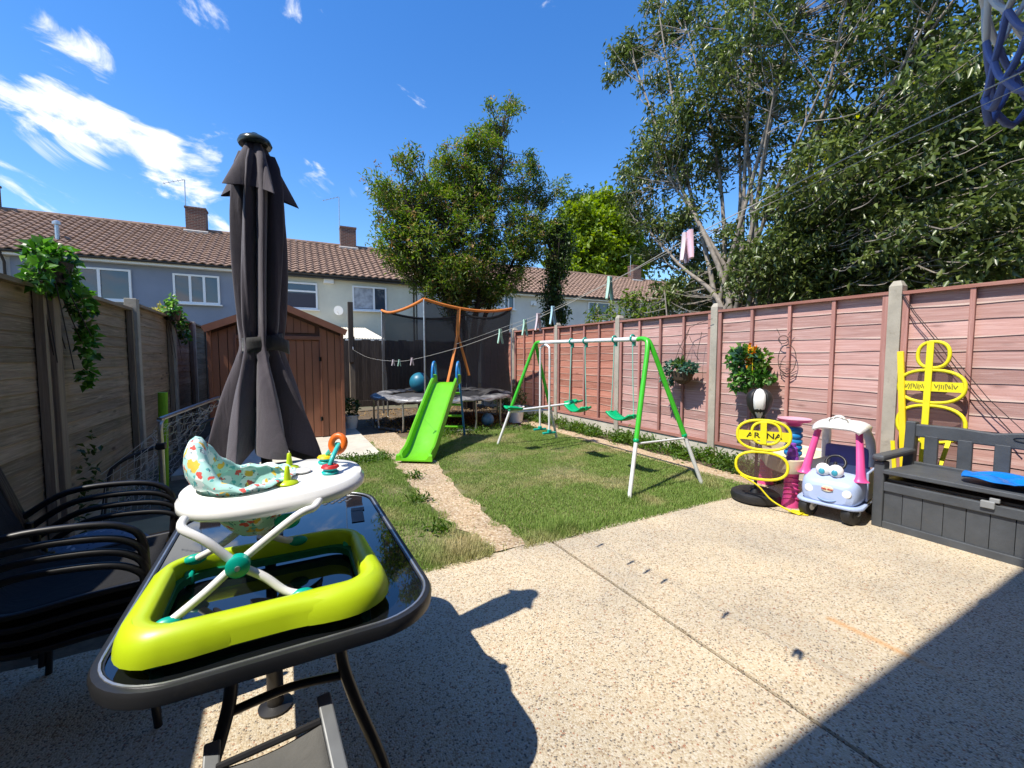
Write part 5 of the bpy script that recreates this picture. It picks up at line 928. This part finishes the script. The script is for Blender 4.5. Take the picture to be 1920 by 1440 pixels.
def tub(name, label, cat, loc, r0, r1, h, mat, lip=.012):
    t = thing(name, label, cat, loc); mb = MB(); mb.lathe([(r0, 0), (r1, h), (r1 - .01, h), (r0 - .01, .02)], (0, 0, 0), 22); mb.build('body', mat, t, smooth=40); mb = MB(); mb.tube(ring((0, 0, h), (1, 0, 0), (0, 1, 0), r1, r1, 24), lip, 6, True); mb.build('lip', mat, t, smooth=50); return t
tub('orange_bucket', 'orange plastic bucket half hidden behind the parasol hem', 'bucket', (-.74, 6.15, 0), .11, .15, .28, m_orange)
tub('orange_tub', 'smaller orange plastic tub behind the goal net, left of bucket', 'tub', (-.93, 6.55, 0.035), .10, .13, .25, m_orange)
tub('white_bucket', 'white plastic bucket behind the far leg of the swing frame', 'bucket', (4.35, 7.9, 0), .14, .18, .33, m_white)
t = tub('white_plant_pot', 'white plant pot with leafy plant beside right wall of shed', 'plant pot', (1.14, 8.55, .035), .09, .13, .24, m_white)
C = rnd_dirs(160) * np.array((.13, .13, .16)) + np.array((0, 0, .38)); link('plant', leaf_mesh('plant', C, rnd_dirs(160) + np.array((0, 0, .5)), rnd_dirs(160), np.full(160, .09), np.full(160, .035), m_leafdark), t)
mb = MB(); mb.box((0, 0, .15), (.42, .34, .30)); o = tag(mb.build('cardboard_box', plain('brown_cardboard', (.38, .23, .10), .85), bevel=.006), 'brown cardboard box on the ground behind the chairs', 'box'); o.location = (-.72, 3.5, 0); o.rotation_euler = (0, 0, R(15))
mb = MB(); mb.sphere((0, 0, .2), .24, 20, 12, (1.2, 1, .8)); o = tag(mb.build('garden_cushion', printed('grey_leaf_print', (.10, .14, .20), [(22, .2, (.35, .38, .42)), (31, .15, (.02, .03, .05))]), smooth=60), 'grey blue patterned cushion lying behind the chair stack', 'cushion'); o.location = (-.95, 3.15, .02)

# ---- left fence climbers
def ivy(name, label, loc, blobs, mat, leaf=(.068, .058, -.1)):
    blobs = [((c[0], c[1] * .85, c[2] - .03), tuple(q * .78 for q in r), int(n * 1.25)) for c, r, n in blobs]
    t = plant(name, label, 'hanging plant', loc, blobs, leaf, mat); mb = MB()
    for k in range(7): a = k * .9; mb.tube([(0, 0, .05), (.06 * math.cos(a), .10 * math.sin(a), -.1), (.05 + .08 * math.cos(a), .22 * math.sin(a) + .1, -.4 - .05 * k)], .004, 4)
    mb.build('vines', m_darkbark, t); mb = MB(); mb.lathe([(.08, 0), (.11, .14), (.10, .14), (.07, .02)], (0, 0, -.1), 14); mb.build('basket', m_black, t); return t
ivy('trailing_ivy', 'lush trailing ivy draped over the nearest post of left fence', (-1.38, 4.15, 2.0), [((0, 0, .10), (.14, .22, .13), 150), ((0, .10, -.04), (.14, .30, .16), 170), ((.05, .36, -.18), (.07, .13, .16), 70), ((.05, .42, -.45), (.05, .12, .22), 80), ((.05, .38, -.72), (.04, .07, .12), 30), ((0, -.26, -.05), (.08, .12, .12), 40)], m_ivy)
ivy('trailing_ivy', 'smaller ivy hanging over the left fence closer to the shed', (-1.38, 7.85, 2.02), [((0, 0, .08), (.12, .35, .13), 120), ((.03, .35, -.06), (.10, .35, .16), 110), ((.05, .6, -.25), (.06, .2, .18), 60), ((0, -.1, .22), (.05, .08, .08), 20)], m_ivy)
weeds('fence_creeper', 'thin creeper leaves climbing the foot of the left fence', [(-1.38, 4.38 + .05 * k, .12 + .09 * k) for k in range(7)], (.07, .035), m_leafdark, 9, (.02, .06, .05))

# ---- right fence hangings
def wall_basket(name, label, loc, blobs, mats, leaf, w):
    t = thing(name, label, 'hanging basket', loc); 
    for (c, rad, n), m in zip(blobs, mats):
        rad = np.array(rad); d = rnd_dirs(n); C = np.array(c) + d * rad * rng.random((n, 1)) ** .4; link('foliage', leaf_mesh('foliage', C, d + rnd_dirs(n) * .6 + np.array((-.2, 0, .1)), rnd_dirs(n) * .7 + np.array((-.8, 0, .5)), leaf[0] * rng.uniform(.6, 1.2, n), leaf[1] * rng.uniform(.7, 1.2, n), m), t)
    mb = MB(); mb.lathe([(.03, -.18), (.09, -.12), (.13, 0), (.12, 0)], (-.02, 0, 0), 16, Matrix.Diagonal(Vector((.9, w / .13, 1)))); mb.build('liner', plain('coir_liner_' + name, (.09, .06, .035), .95), t)
    return t
b1 = wall_basket('succulent_basket', 'hanging basket of blue green succulents on the red fence', (5.04, 4.2, 1.18), [((-.05, .10, .05), (.11, .16, .10), 150), ((-.05, -.13, .05), (.08, .12, .07), 160), ((-.05, .22, -.10), (.10, .10, .13), 110), ((-.05, .0, .10), (.08, .10, .07), 70)], [m_succ, m_succ, m_succ, m_weed], (.07, .04), .2)
mb = MB()
for (p, q) in (((0, .2, .04), (.05, -.05, .62)), ((0, -.22, .04), (.05, -.25, .55)), ((-.08, 0, .06), (.05, -.05, .62)), ((.05, -.05, .62), (.06, -.40, .72)), ((.05, .05, .3), (.05, .15, .42)), ((.05, -.15, .35), (.05, -.05, .5))): mb.tube([p, Vector(p).lerp(Vector(q), .5) + Vector((0, .02, .01)), q], .0035, 4)
mb.build('hanging_wires', m_darkbark, b1)
b2 = wall_basket('ivy_basket', 'wall basket of trailing ivy with orange flowers on the red fence', (5.02, 3.12, 1.26), [((-.06, .12, .10), (.12, .20, .16), 230), ((-.08, .0, -.10), (.13, .22, .12), 130), ((-.06, .16, -.18), (.09, .09, .14), 70), ((-.05, -.10, .08), (.06, .08, .12), 60), ((-.08, .10, .12), (.10, .12, .10), 90), ((-.06, -.15, -.12), (.08, .12, .05), 40)], [m_ivy, m_ivy, m_ivy, m_weed, m_succ, m_ivy], (.08, .065), .2)
fm = leafmat('orange_petal', [(.80, .30, .01), (.85, .45, .02), (.70, .10, .01)], .3, .6)
C = np.concatenate([np.array((-.12, .0, .20)) + rng.normal(size=(40, 3)) * np.array((.02, .025, .035)), np.array((-.12, .01, .09)) + rng.normal(size=(40, 3)) * np.array((.02, .025, .03))]); link('flowers', leaf_mesh('flowers', C, rnd_dirs(80), rnd_dirs(80), np.full(80, .05), np.full(80, .035), fm), b2)
mb = MB(); mb.tube([(-.13, -.03, .25), (-.13, -.03, -.08)], .004, 5); mb.build('flower_stake', m_yellow, b2)
mb = MB(); c = Vector((.12, -.28, .10)); U, W = Vector((0, 1, 0)), Vector((0, 0, 1))
mb.tube(ring(c, U, W, .10, .17, 24), .004, 5, True).tube(ring(c + Vector((0, .05, .23)), U, W, .055, .045, 16), .004, 5, True)
for k in range(4): mb.tube([c + Vector((0, -.09, -.02 - .03 * k)), c + Vector((-.03, 0, -.03 - .03 * k)), c + Vector((0, .09, -.02 - .03 * k))], .003, 4)
mb.tube([c + Vector((0, .0, .28)), c + Vector((0, -.05, .36))], .003, 4).tube([c + Vector((0, .09, .28)), c + Vector((0, .13, .36))], .003, 4)
mb.build('wire_ornament', m_darkbark, b2)
mb = MB(); mb.tube([(5.145, 1.83, 1.98), (5.14, 1.74, 1.80), (5.135, 1.55, 1.5), (5.13, 1.3, 1.08), (5.13, 1.02, .70)], .004, 5).tube([(5.143, 1.82, 1.98), (5.14, 1.72, 1.79), (5.135, 1.5, 1.46), (5.13, 1.22, 1.04), (5.13, .9, .66)], .003, 5); tag(mb.build('hanging_cable', m_black), 'thin black cable drooping down the red fence behind the bench', 'cable')

# ---- pop up football mannequins
def mannequin(name, label, o, u, v, n, rings, thick, pole, bands, text=None):
    t = thing(name, label, 'training dummy', tuple(o)); u, v, n = Vector(u).normalized(), Vector(v).normalized(), Vector(n).normalized(); mesh = netmat(name + '_mesh', (.10, .05, .045), .55); o = Vector(o)
    for (cx, cz, a, b) in rings:
        c = o + u * cx + v * cz; P = ring(c, u, v, a, b, 30, 2.4); mb = MB(); mb.tube(P, thick, 7, True); h = mb.build('hoop', m_lemon, t, w=True, smooth=60)
        mb = MB(); mb.add([c] + P, [(0, i + 1, (i + 1) % 30 + 1) for i in range(30)]); mb.build('mesh_panel', mesh, h, w=True)
    Mx = Matrix((u, v, n)).transposed()
    for (cx, cz, w, hgt, col) in bands: mb = MB(); mb.box(tuple(o + u * cx + v * cz + n * .006), (w, hgt, .004), Mx); mb.build('band', col, t, w=True)
    for (c0, c1, w) in pole: mb = MB(); mb.beam(o + u * c0[0] + v * c0[1] + n * .016, o + u * c1[0] + v * c1[1] + n * .016, w, .014, n); mb.build('spine', m_lemon, t, w=True, bevel=.003)
    return t, u, v, n
tm, u, v, n = mannequin('football_dummy', 'yellow pop up football dummy leaning in front of punch ball stand', (3.80, 2.27, .0), (.55, -.83, 0), (.05, .04, 1), (-.83, -.55, .05), [(0, .68, .210, .135), (.02, .70, .112, .10), (-.01, .40, .205, .125)], .013, [((.0, .80), (.0, .60), .05)], [(0, .675, .40, .085, m_lemon)])
def lettering(txt, size, loc, M, mat, parent, name='lettering', sx=1.0):
    cu = bpy.data.curves.new(name, 'FONT'); cu.body = txt; cu.size = size; cu.align_x = 'CENTER'; cu.align_y = 'CENTER'; cu.extrude = .0008; cu.offset = .0006; cu.materials.append(mat); cu.resolution_u = 3
    tmp = bpy.data.objects.new('tmp', cu); me = bpy.data.meshes.new_from_object(tmp); bpy.data.objects.remove(tmp); o = bpy.data.objects.new(name, me); COL.objects.link(o); o.parent = parent; mw = Matrix.Translation(Vector(loc) - Vector(parent.location)) @ M.to_4x4() @ Matrix.Diagonal(Vector((sx, 1, 1, 1))); o.matrix_local = mw; return o
lettering('AR  NA', .068, Vector((3.80, 2.27, 0)) + u * .005 + v * .675 + n * .0105, Matrix((u, v, n)).transposed(), m_black, tm, sx=1.25)
mb = MB(); mb.tube(spline([(3.70, 2.42, .30), (3.78, 2.3, .22), (3.84, 2.2, .1), (3.93, 2.06, .02), (4.0, 1.98, .012)], 5), .008, 6); mb.build('strap', m_lemon, tm, w=True, smooth=60)
mb = MB(); mb.grid(lambda a, b: (3.93 + .12 * a, 2.02 - .05 * a + .09 * b, .012 + .02 * math.sin(a * 5 + b * 3) ** 2), 8, 5); mb.build('carry_bag', m_lemon, tm, w=True, smooth=60, solid=.006)
t2, u, v, n = mannequin('football_dummy', 'yellow pop up football dummy leaning on fence behind the bench', (4.98, 1.56, 0), (.0, -1, 0), (.065, .0, 1), (-1, 0, .065), [(.0, 1.41, .105, .115), (.0, 1.13, .22, .145), (.015, .80, .225, .16)], .015, [((-.02, 1.53), (-.005, .28), .048)], [(0, 1.13, .42, .085, m_lemon)])
mk = MB(); q = random.Random(3)
for k in range(26):
    a = -.17 + k * .0135
    if abs(a) < .03: continue
    mk.box(tuple(Vector((4.98, 1.56, 0)) + u * a + v * (1.13 + q.uniform(-.008, .008)) + n * .0095), (.006, q.uniform(.025, .05), .002), Matrix((u, v, n)).transposed() @ Matrix.Rotation(q.uniform(-.5, .5), 3, 'Z'))
mk.build('printed_marks', plain('dark_print', (.20, .17, .02), .7), t2, w=True)
for p, q2 in (((4.93, 1.76, .62), (4.90, 1.70, .1)), ((5.02, 1.40, .72), (4.90, 1.43, .42))): mb = MB(); mb.beam(p, q2, .03, .012, (1, 0, 0)); mb.build('strut', m_lemon, t2, w=True)
mb = MB(); mb.beam((5.09, 1.795, 1.44), (4.93, 1.665, .30), .048, .028, (1, 0, 0)); tag(mb.build('yellow_plank', m_yellow, bevel=.004), 'long yellow foam bar leaning on the red fence beside concrete post', 'bar')

# ---- punch ball stand
def punch():
    t = thing('punch_ball_stand', 'black and white punch ball on a pole with round black base', 'punch ball', (3.99, 2.45, 0))
    mb = MB(); mb.lathe([(.17, 0), (.205, .02), (.215, .05), (.205, .085), (.17, .105), (.10, .10), (.05, .085), (.03, .12)], (0, 0, 0.003), 32); mb.build('base', m_rubber, t, smooth=35)
    mb = MB(); mb.tube([(0, 0, .1), (.0, 0, .8)], .014, 8); mb.build('pole', m_black, t, smooth=60)
    prof = [(.014, -.15), (.034, -.13), (.07, -.08), (.10, -.02), (.110, .045), (.098, .095), (.06, .130), (.004, .142)]
    for k in range(6):
        mb = MB(); nseg = 5; vs = []
        for r, z in prof:
            for i in range(nseg): a = R(-148 + k * 60 - 27.5 + 55 * i / (nseg - 1)); vs.append((r * math.cos(a), r * math.sin(a), z))
        mb.add(vs, [(j * nseg + i, j * nseg + i + 1, (j + 1) * nseg + i + 1, (j + 1) * nseg + i) for j in range(len(prof) - 1) for i in range(nseg - 1)]); o = mb.build('ball_panel', m_white if k in (0, 3) else m_rubber, t, smooth=60, solid=-.004); o.location = (.015, 0, .945)
    mb = MB(); mb.sphere((.015, 0, .945), .10, 18, 12, (1, 1, 1.22)); mb.build('ball_core', m_rubber, t, smooth=60)
    mb = MB(); mb.tube([(.0, 0, .78), (.015, 0, .83)], .03, 8); mb.box((.06, -.03, .80), (.07, .012, .05), (0, .4, .3)).box((-.04, .03, .79), (.05, .012, .05), (0, -.4, .3)); mb.build('laces', m_black, t)
punch()

# ---- water play table
def playtable():
    t = thing('water_play_table', 'cream and pink plastic play table with blue spiral tower', 'play table', (4.40, 2.42, 0)); 
    legs = [(4.13, 2.20), (4.64, 2.74), (4.62, 2.22)]
    for x, y in legs:
        mb = MB(); mb.lathe([(.075, 0), (.08, .012), (.066, .06), (.056, .2), (.060, .30), (.064, .335)], (x, y, 0), 20); l = mb.build('leg', m_pink, t, w=True, smooth=40)
        for k in range(5): mb = MB(); mb.tube([(x + .066 * math.cos(R(a)), y + .066 * math.sin(R(a)), .08 + k * .045 + .02 * math.sin(R((a - 150) * 1.5))) for a in range(150, 291, 20)], .006, 5); mb.build('leg_rib', m_pink, l, w=True, smooth=60)
    out = [(4.02, 2.13), (4.22, 2.08), (4.62, 2.10), (4.78, 2.22), (4.80, 2.62), (4.70, 2.84), (4.55, 2.86), (4.32, 2.60), (4.10, 2.42), (4.0, 2.25)]
    P = [(p.x, p.y) for p in spline([(x, y, 0) for x, y in out], 5, True)]; c = np.mean(P, axis=0)
    vs = []; m = len(P); sec = [(.97, .33), (1.0, .36), (1.03, .455), (1.0, .46), (.93, .44), (.92, .37)]
    for x, y in P: vs += [((x - c[0]) * s + c[0], (y - c[1]) * s + c[1], z) for s, z in sec]
    k = len(sec); mb = MB(); mb.add(vs, [(i * k + j, ((i + 1) % m) * k + j, ((i + 1) % m) * k + j + 1, i * k + j + 1) for i in range(m) for j in range(k - 1)] + [tuple(i * k for i in range(m))[::-1], tuple(i * k + k - 1 for i in range(m))]); mb.build('tray', m_creamp, t, w=True, smooth=40)
    mb = MB(); mb.grid(lambda u, w: (4.40 + .33 * u, 2.90 - .06 * u, .44 + .14 * w * (1 - .3 * u)), 8, 3); mb.build('back_board', m_creamp, t, w=True, smooth=50, solid=.03)
    x, y = 4.25, 2.26; mb = MB(); prof = [(.058, .45)]
    for j in range(5): z = .455 + j * .055; prof += [(.060, z), (.074, z + .014), (.074, z + .040), (.060, z + .054)]
    mb.lathe(prof, (x, y, 0), 24); tw = mb.build('tower', m_toyblue, t, w=True, smooth=45)
    mb = MB(); mb.lathe([(.03, .735), (.055, .74), (.072, .765), (.13, .785), (.137, .80), (.125, .80), (.06, .775), (.03, .76)], (x, y, 0), 28); mb.build('funnel', m_pink, tw, w=True, smooth=40)
    mb = MB(); mb.lathe([(.125, .796), (.136, .803), (.139, .809), (.128, .809)], (x, y, 0), 28); mb.build('funnel_rim', m_palepink, tw, w=True, smooth=40)
    mb = MB(); mb.lathe([(.046, .445), (.052, .47), (.042, .49), (.047, .51), (.036, .535), (.040, .56), (.024, .575), (.026, .60), (.018, .606)], (4.08, 2.17, 0), 20); mb.build('spinner', m_purple, t, w=True, smooth=40)
    mb = MB(); mb.tube(spline([(4.3, 2.62, .46), (4.36, 2.66, .56), (4.44, 2.70, .58), (4.50, 2.74, .50)], 5), .03, 8); mb.build('chute', m_lilac, t, w=True, smooth=60)
    for k in range(3): mb = MB(); mb.lathe([(.05, 0), (.058, .015), (.03, .02)], (4.30 + .07 * k, 2.55 + .06 * k, .49 + .05 * k), 16, Euler((.3, .3, 0)).to_matrix()); mb.build('scoop', m_lilac, t, w=True, smooth=40)
playtable()

# ---- ride on toy car (front faces local -x)
def toycar():
    t = thing('ride_on_car', 'powder blue ride on toy car with pink pillars and white roof', 'toy car', (4.32, 1.91, 0), R(12))
    # body: hull lofted along x
    st = [(-.33, .13, .17, .30), (-.315, .185, .15, .345), (-.27, .205, .14, .375), (-.18, .215, .13, .40), (-.12, .218, .13, .43), (0, .22, .13, .30), (.18, .22, .13, .30), (.28, .21, .14, .44), (.34, .16, .17, .40)]
    vs = []; n = 14
    for x, w, zb, zt in st:
        for k in range(n):
            a = 2 * math.pi * k / n; cx, cz = math.cos(a), math.sin(a); vs.append((x, w * math.copysign(abs(cx) ** .45, cx), (zb + zt) / 2 + (zt - zb) / 2 * math.copysign(abs(cz) ** .45, cz)))
    mb = MB(); mb.add(vs, [(i * n + k, i * n + (k + 1) % n, (i + 1) * n + (k + 1) % n, (i + 1) * n + k) for i in range(len(st) - 1) for k in range(n)] + [tuple(range(n)), tuple((len(st) - 1) * n + k for k in reversed(range(n)))]); body = mb.build('body', m_skyblue, t, smooth=50, sub=1)
    mb = MB(); P = [(x * .358 - .005 if False else x, y) for x, y in rrect(-.345, .33, -.235, .235, .10, 6)]; mb.prism(P, .135, .165); mb.build('bumper', m_skyblue, body, bevel=.012)
    for s in (-1, 1): mb = MB(); mb.lathe([(.004, -.012), (.030, -.008), (.034, 0)], (-.322, s * .13, .265), 18, Matrix(((0, 0, 1), (1, 0, 0), (0, 1, 0)))); mb.build('headlight', m_white, body, smooth=50)
    mb = MB(); mb.tube([(-.343 + .03 * (abs(k) / 5) ** 2, k * .016, .205 - .022 * (1 - (k / 5) ** 2)) for k in range(-5, 6)], .007, 6); mb.build('grille_smile', PL('smile_blue', (.20, .33, .60), .4), body, smooth=60)
    mb = MB(); mb.lathe([(.001, -.012), (.04, -.010), (.044, 0)], (-.328, 0, .285), 22, Matrix(((0, 0, 1), (1, 0, 0), (0, .55, 0)))); bd = mb.build('badge', m_creamp, body, smooth=40)
    o = lettering('little tikes', .020, (-.342, 0, .285), Matrix(((0, 0, -1), (-1, 0, 0), (0, 1, 0))), m_red, bd); o.matrix_local = Matrix.Translation((-.342, 0, .285)) @ Matrix(((0, 0, -1), (-1, 0, 0), (0, 1, 0))).to_4x4()
    # eyes on the bonnet
    mb = MB()
    for s in (-1, 1): mb.sphere((-.24, s * .045 + .01, .425), .055, 16, 10, (.75, 1, 1.0))
    ey = mb.build('eye_panel', m_white, body, smooth=60)
    for s in (-1, 1): mb = MB(); mb.sphere((-.277, s * .045 + .012, .415), .023, 14, 8, (.5, 1, 1.15)); mb.build('iris', PL('iris_teal_%d' % s, (.05, .35, .48), .3), ey, smooth=60)
    # pillars and roof
    for s in (-1, 1):
        mb = MB(); mb.tube(spline([(-.20, s * .195, .36), (-.19, s * .190, .42), (-.12, s * .165, .60), (-.07, s * .145, .74)], 5), [.068, .060, .052, .045, .040, .037, .036, .034, .033, .032, .031, .030, .03, .03, .03, .03][:16], 8, sx=.7); mb.build('front_pillar', m_pink, t, smooth=60)
        mb = MB(); mb.tube(spline([(.30, s * .17, .40), (.29, s * .165, .6), (.22, s * .15, .70), (.12, s * .14, .765)], 5), .04, 8, sx=.8); mb.build('rear_pillar', m_whitemetal, t, smooth=60)
        mb = MB(); mb.box((.04, s * .218, .30), (.28, .02, .25)); mb.build('door', m_indigo if s > 0 else m_skyblue, t, bevel=.01)
    mb = MB(); mb.grid(lambda u, v: (-.15 + .42 * u, (-.185 + .37 * v) * (1 - .15 * abs(2 * u - 1) ** 3), .765 + .045 * math.sin(u * math.pi) ** .6 * (1 - .35 * (2 * v - 1) ** 4) - .03 * abs(2 * v - 1) ** 6 - .03 * (u > .97)), 18, 16); roof = mb.build('roof', m_white, t, smooth=60, solid=-.022)
    pts = [(-.11, -.04), (-.10, .0), (-.075, .025), (-.05, .022), (-.03, .045), (0, .055), (.03, .045), (.05, .022), (.075, .025), (.10, .0), (.11, -.04)]
    mb = MB(); mb.prism([(y, z) for y, z in pts], -.015, .015, Matrix(((0, 0, 1), (1, 0, 0), (0, 1, 0))), (-.06, 0, .83)); tr = mb.build('tiara', m_white, roof, bevel=.006)
    mb = MB(); mb.tube([(-.078, y * .62, .835 + (z + .02) * .5) for y, z in pts], .005, 5); mb.build('tiara_gem_line', plain('tiara_silver', (.45, .42, .36), .4, metal=.5), tr)
    mb = MB(); mb.box((.17, 0, .27), (.22, .34, .06)).box((.285, 0, .42), (.05, .34, .30)); mb.build('seat', m_indigo, t, bevel=.02)
    mb = MB(); mb.tube(ring((-.10, .0, .47), (0, 1, 0), (.5, 0, .8), .07, .07, 18), .011, 7, True).tube([(-.16, 0, .42), (-.10, 0, .47)], .014, 7); mb.build('steering_wheel', m_black, t, smooth=60)
    for x, y, cast in ((-.25, -.15, 1), (-.25, .15, 1), (.22, -.20, 0), (.22, .20, 0)):
        r = .088 if cast else .085; c = Vector((x, y, r)); Mw = Euler((R(90), 0, R(-18 if cast else 0))).to_matrix(); mb = MB(); mb.lathe([(r - .03, -.034), (r - .008, -.034), (r, -.022), (r, .022), (r - .008, .034), (r - .03, .034)], c, 24, Mw); w = mb.build('wheel', m_rubber, t, smooth=40)
        mb = MB(); mb.lathe([(.004, -.038), (.034, -.037), (.036, -.02), (.036, .02), (.034, .037), (.004, .038)], c, 18, Mw); mb.build('hub', m_rubber if (y < 0 and cast) else m_whitemetal, w, smooth=40)
        if cast: mb = MB(); mb.tube(spline([c + Mw @ Vector((0, 0, .047)), c + Mw @ Vector((.03, .03, .05)), c + Vector((-.02, 0, .10)), c + Vector((-.02, 0, .15))], 4), .007, 6); mb.build('caster_fork', m_galv, w, smooth=60)
toycar()

# ---- storage bench
def bench():
    t = thing('storage_bench', 'charcoal plastic storage bench with slatted back and lid ajar', 'bench', (4.55, .85, 0)); x0, x1, y0, y1 = 4.25, 4.83, .07, 1.63
    for y in (y0 + .035, y1 - .035):
        mb = MB(); mb.box((x0 + .05, y, .27), (.10, .07, .54)); mb.build('front_post', m_char, t, w=True, bevel=.01)
        mb = MB(); mb.box((x1 - .02, y, .415), (.09, .07, .83), (0, R(4), 0)); mb.build('back_post', m_char, t, w=True, bevel=.01)
        mb = MB(); mb.box(((x0 + x1) / 2 - .02, y, .575), (x1 - x0 + .02, .085, .05)); mb.build('arm_rest', m_char, t, w=True, bevel=.018)
        mb = MB(); mb.box(((x0 + x1) / 2, y, .2), (x1 - x0 - .16, .05, .40)); mb.build('side_panel', m_char, t, w=True)
    n = 12; L = y1 - y0 - .14
    for k in range(n):
        mb = MB(); yy = y0 + .07 + L * (k + .5) / n; mb.box((x0 + .035, yy, .185), (.03, L / n - .003, .25)); mb.build('front_plank', m_char, t, w=True, bevel=.002)
    for z, h, d in ((.03, .06, .05), (.345, .07, .055)): mb = MB(); mb.box((x0 + .03, (y0 + y1) / 2, z), (d, L, h)); mb.build('front_rail', m_char, t, w=True, bevel=.005)
    mb = MB(); mb.box((x0 + .06, (y0 + y1) / 2, .19), (.02, L, .36)); mb.build('inner_liner', m_black, t, w=True)
    mb = MB(); mb.box((x0 + .30, (y0 + y1) / 2, .395), (.50, L, .02)); mb.build('inner_tray', m_black, t, w=True)
    lid = MB(); lid.box((x0 + .27, (y0 + y1) / 2, .455), (.56, L + .01, .034), (0, R(2.4), 0)); lo = lid.build('lid', m_char, t, w=True, bevel=.006)
    for k in range(4): mb = MB(); mb.box((x0 + .06 + .13 * k + .03, (y0 + y1) / 2, .4755 - (.13 * k) * .042), (.122, L, .006), (0, R(2.4), 0)); mb.build('lid_board', m_char, lo, w=True)
    mb = MB(); mb.box((x0 + .0, .98, .375), (.03, .07, .05)).box((x0 + .01, .95, .41), (.03, .05, .03)); mb.build('hasp', plain('grey_hasp', (.30, .31, .31), .5), t, w=True, bevel=.005)
    mb = MB(); P = [(y0 + .06, .70), (y1 - .06, .70), (y1 - .06, .81), (1.3, .815), (1.1, .80), ((y0 + y1) / 2, .845), (.6, .80), (.4, .815), (y0 + .06, .81)]; mb.prism(P, -.025, .025, Matrix(((0, 0, 1), (1, 0, 0), (0, 1, 0))), (x1 + .0, 0, 0)); mb.build('top_rail', m_char, t, w=True, bevel=.01)
    for k in range(7): mb = MB(); yy = y0 + .17 + (y1 - y0 - .34) * k / 6; mb.box((x1 - .01, yy, .58), (.035, .085, .28)); mb.build('back_slat', m_char, t, w=True, bevel=.006)
    mb = MB(); mb.box((x1 - .015, (y0 + y1) / 2, .455), (.04, y1 - y0 - .14, .06)); mb.build('lower_rail', m_char, t, w=True, bevel=.006)
    mb = MB(); mb.tube(ring((x1 - .027, .93, .775), (0, 1, 0), (0, 0, 1), .07, .018, 18), .004, 5, True); mb.build('maker_plate', m_black, t, w=True)
bench()
def tarp():
    mb = MB(); mb.grid(lambda u, v: (4.30 + .48 * v + .02 * math.sin(u * 7), .30 + .82 * u + .05 * math.sin(v * 5), .505 - .020 * v + .030 * abs(math.sin(u * 9 + v * 4)) * abs(math.sin(v * 6 - u * 3)) + .012 * math.sin(u * 21 + v * 13) + .012), 44, 28); tag(mb.build('blue_tarpaulin', m_tarp, smooth=60, solid=.006), 'crumpled bright blue plastic sheet folded on the bench lid', 'tarpaulin')
tarp()

# ---- basketball net hanging from a hoop on the house wall
def hoop():
    c = Vector((1.845, .335, 2.70)); t = thing('basketball_hoop', 'basketball hoop with knotted white and blue rope net on house wall', 'basketball hoop', tuple(c)); mw = plain('white_net_rope', (.70, .69, .66), .85, bmp=.4, bscale=400); mblu = plain('blue_net_rope', (.17, .22, .46), .85, bmp=.4, bscale=400)
    mb = MB(); mb.tube(ring(c, (1, 0, 0), (0, 1, 0), .20, .20, 32), .009, 7, True); mb.tube([c + Vector((-.08, -.21, 0)), c + Vector((-.08, -.605, 0))], .009, 6).tube([c + Vector((.08, -.21, 0)), c + Vector((.08, -.605, 0))], .009, 6); mb.build('rim', m_orange, t, w=True, smooth=60)
    mb = MB(); mb.box(tuple(c + Vector((0, -.60, .25))), (1.1, .03, .75)); mb.build('backboard', m_white, t, w=True, bevel=.01)
    N = 10; rows = 6; rad = [.197, .195, .182, .168, .155, .147, .15]; zz = [0, -.10, -.20, -.30, -.40, -.49, -.575]
    K = lambda j, i: c + Vector((rad[j] * math.cos(2 * math.pi * (i + .5 * (j % 2)) / N), rad[j] * math.sin(2 * math.pi * (i + .5 * (j % 2)) / N), zz[j] + .012 * math.sin(i * 2.3 + j)))
    for i in range(N):
        for d in (0, 1):
            for nm, m, ra in (('white_cord', mw, range(0, 4)), ('blue_cord', mblu, range(4, 6))):
                mb = MB()
                for j in ra:
                    i2 = i + (d if j % 2 else d - 1); p, q = K(j, i), K(j + 1, i2); mid = p.lerp(q, .5) + Vector((0, 0, -.012)); mb.tube(spline([p, mid, q], 3), .0078, 6)
                mb.build(nm, m, t, w=True, smooth=60)
    mb = MB()
    for i in range(N): p, q = K(rows, i), K(rows, i + 1); mb.tube(spline([p, p.lerp(q, .5) + Vector((0, 0, -.05)), q], 3), .0095, 6)
    mb.build('bottom_loops', mblu, t, w=True, smooth=60)
hoop()
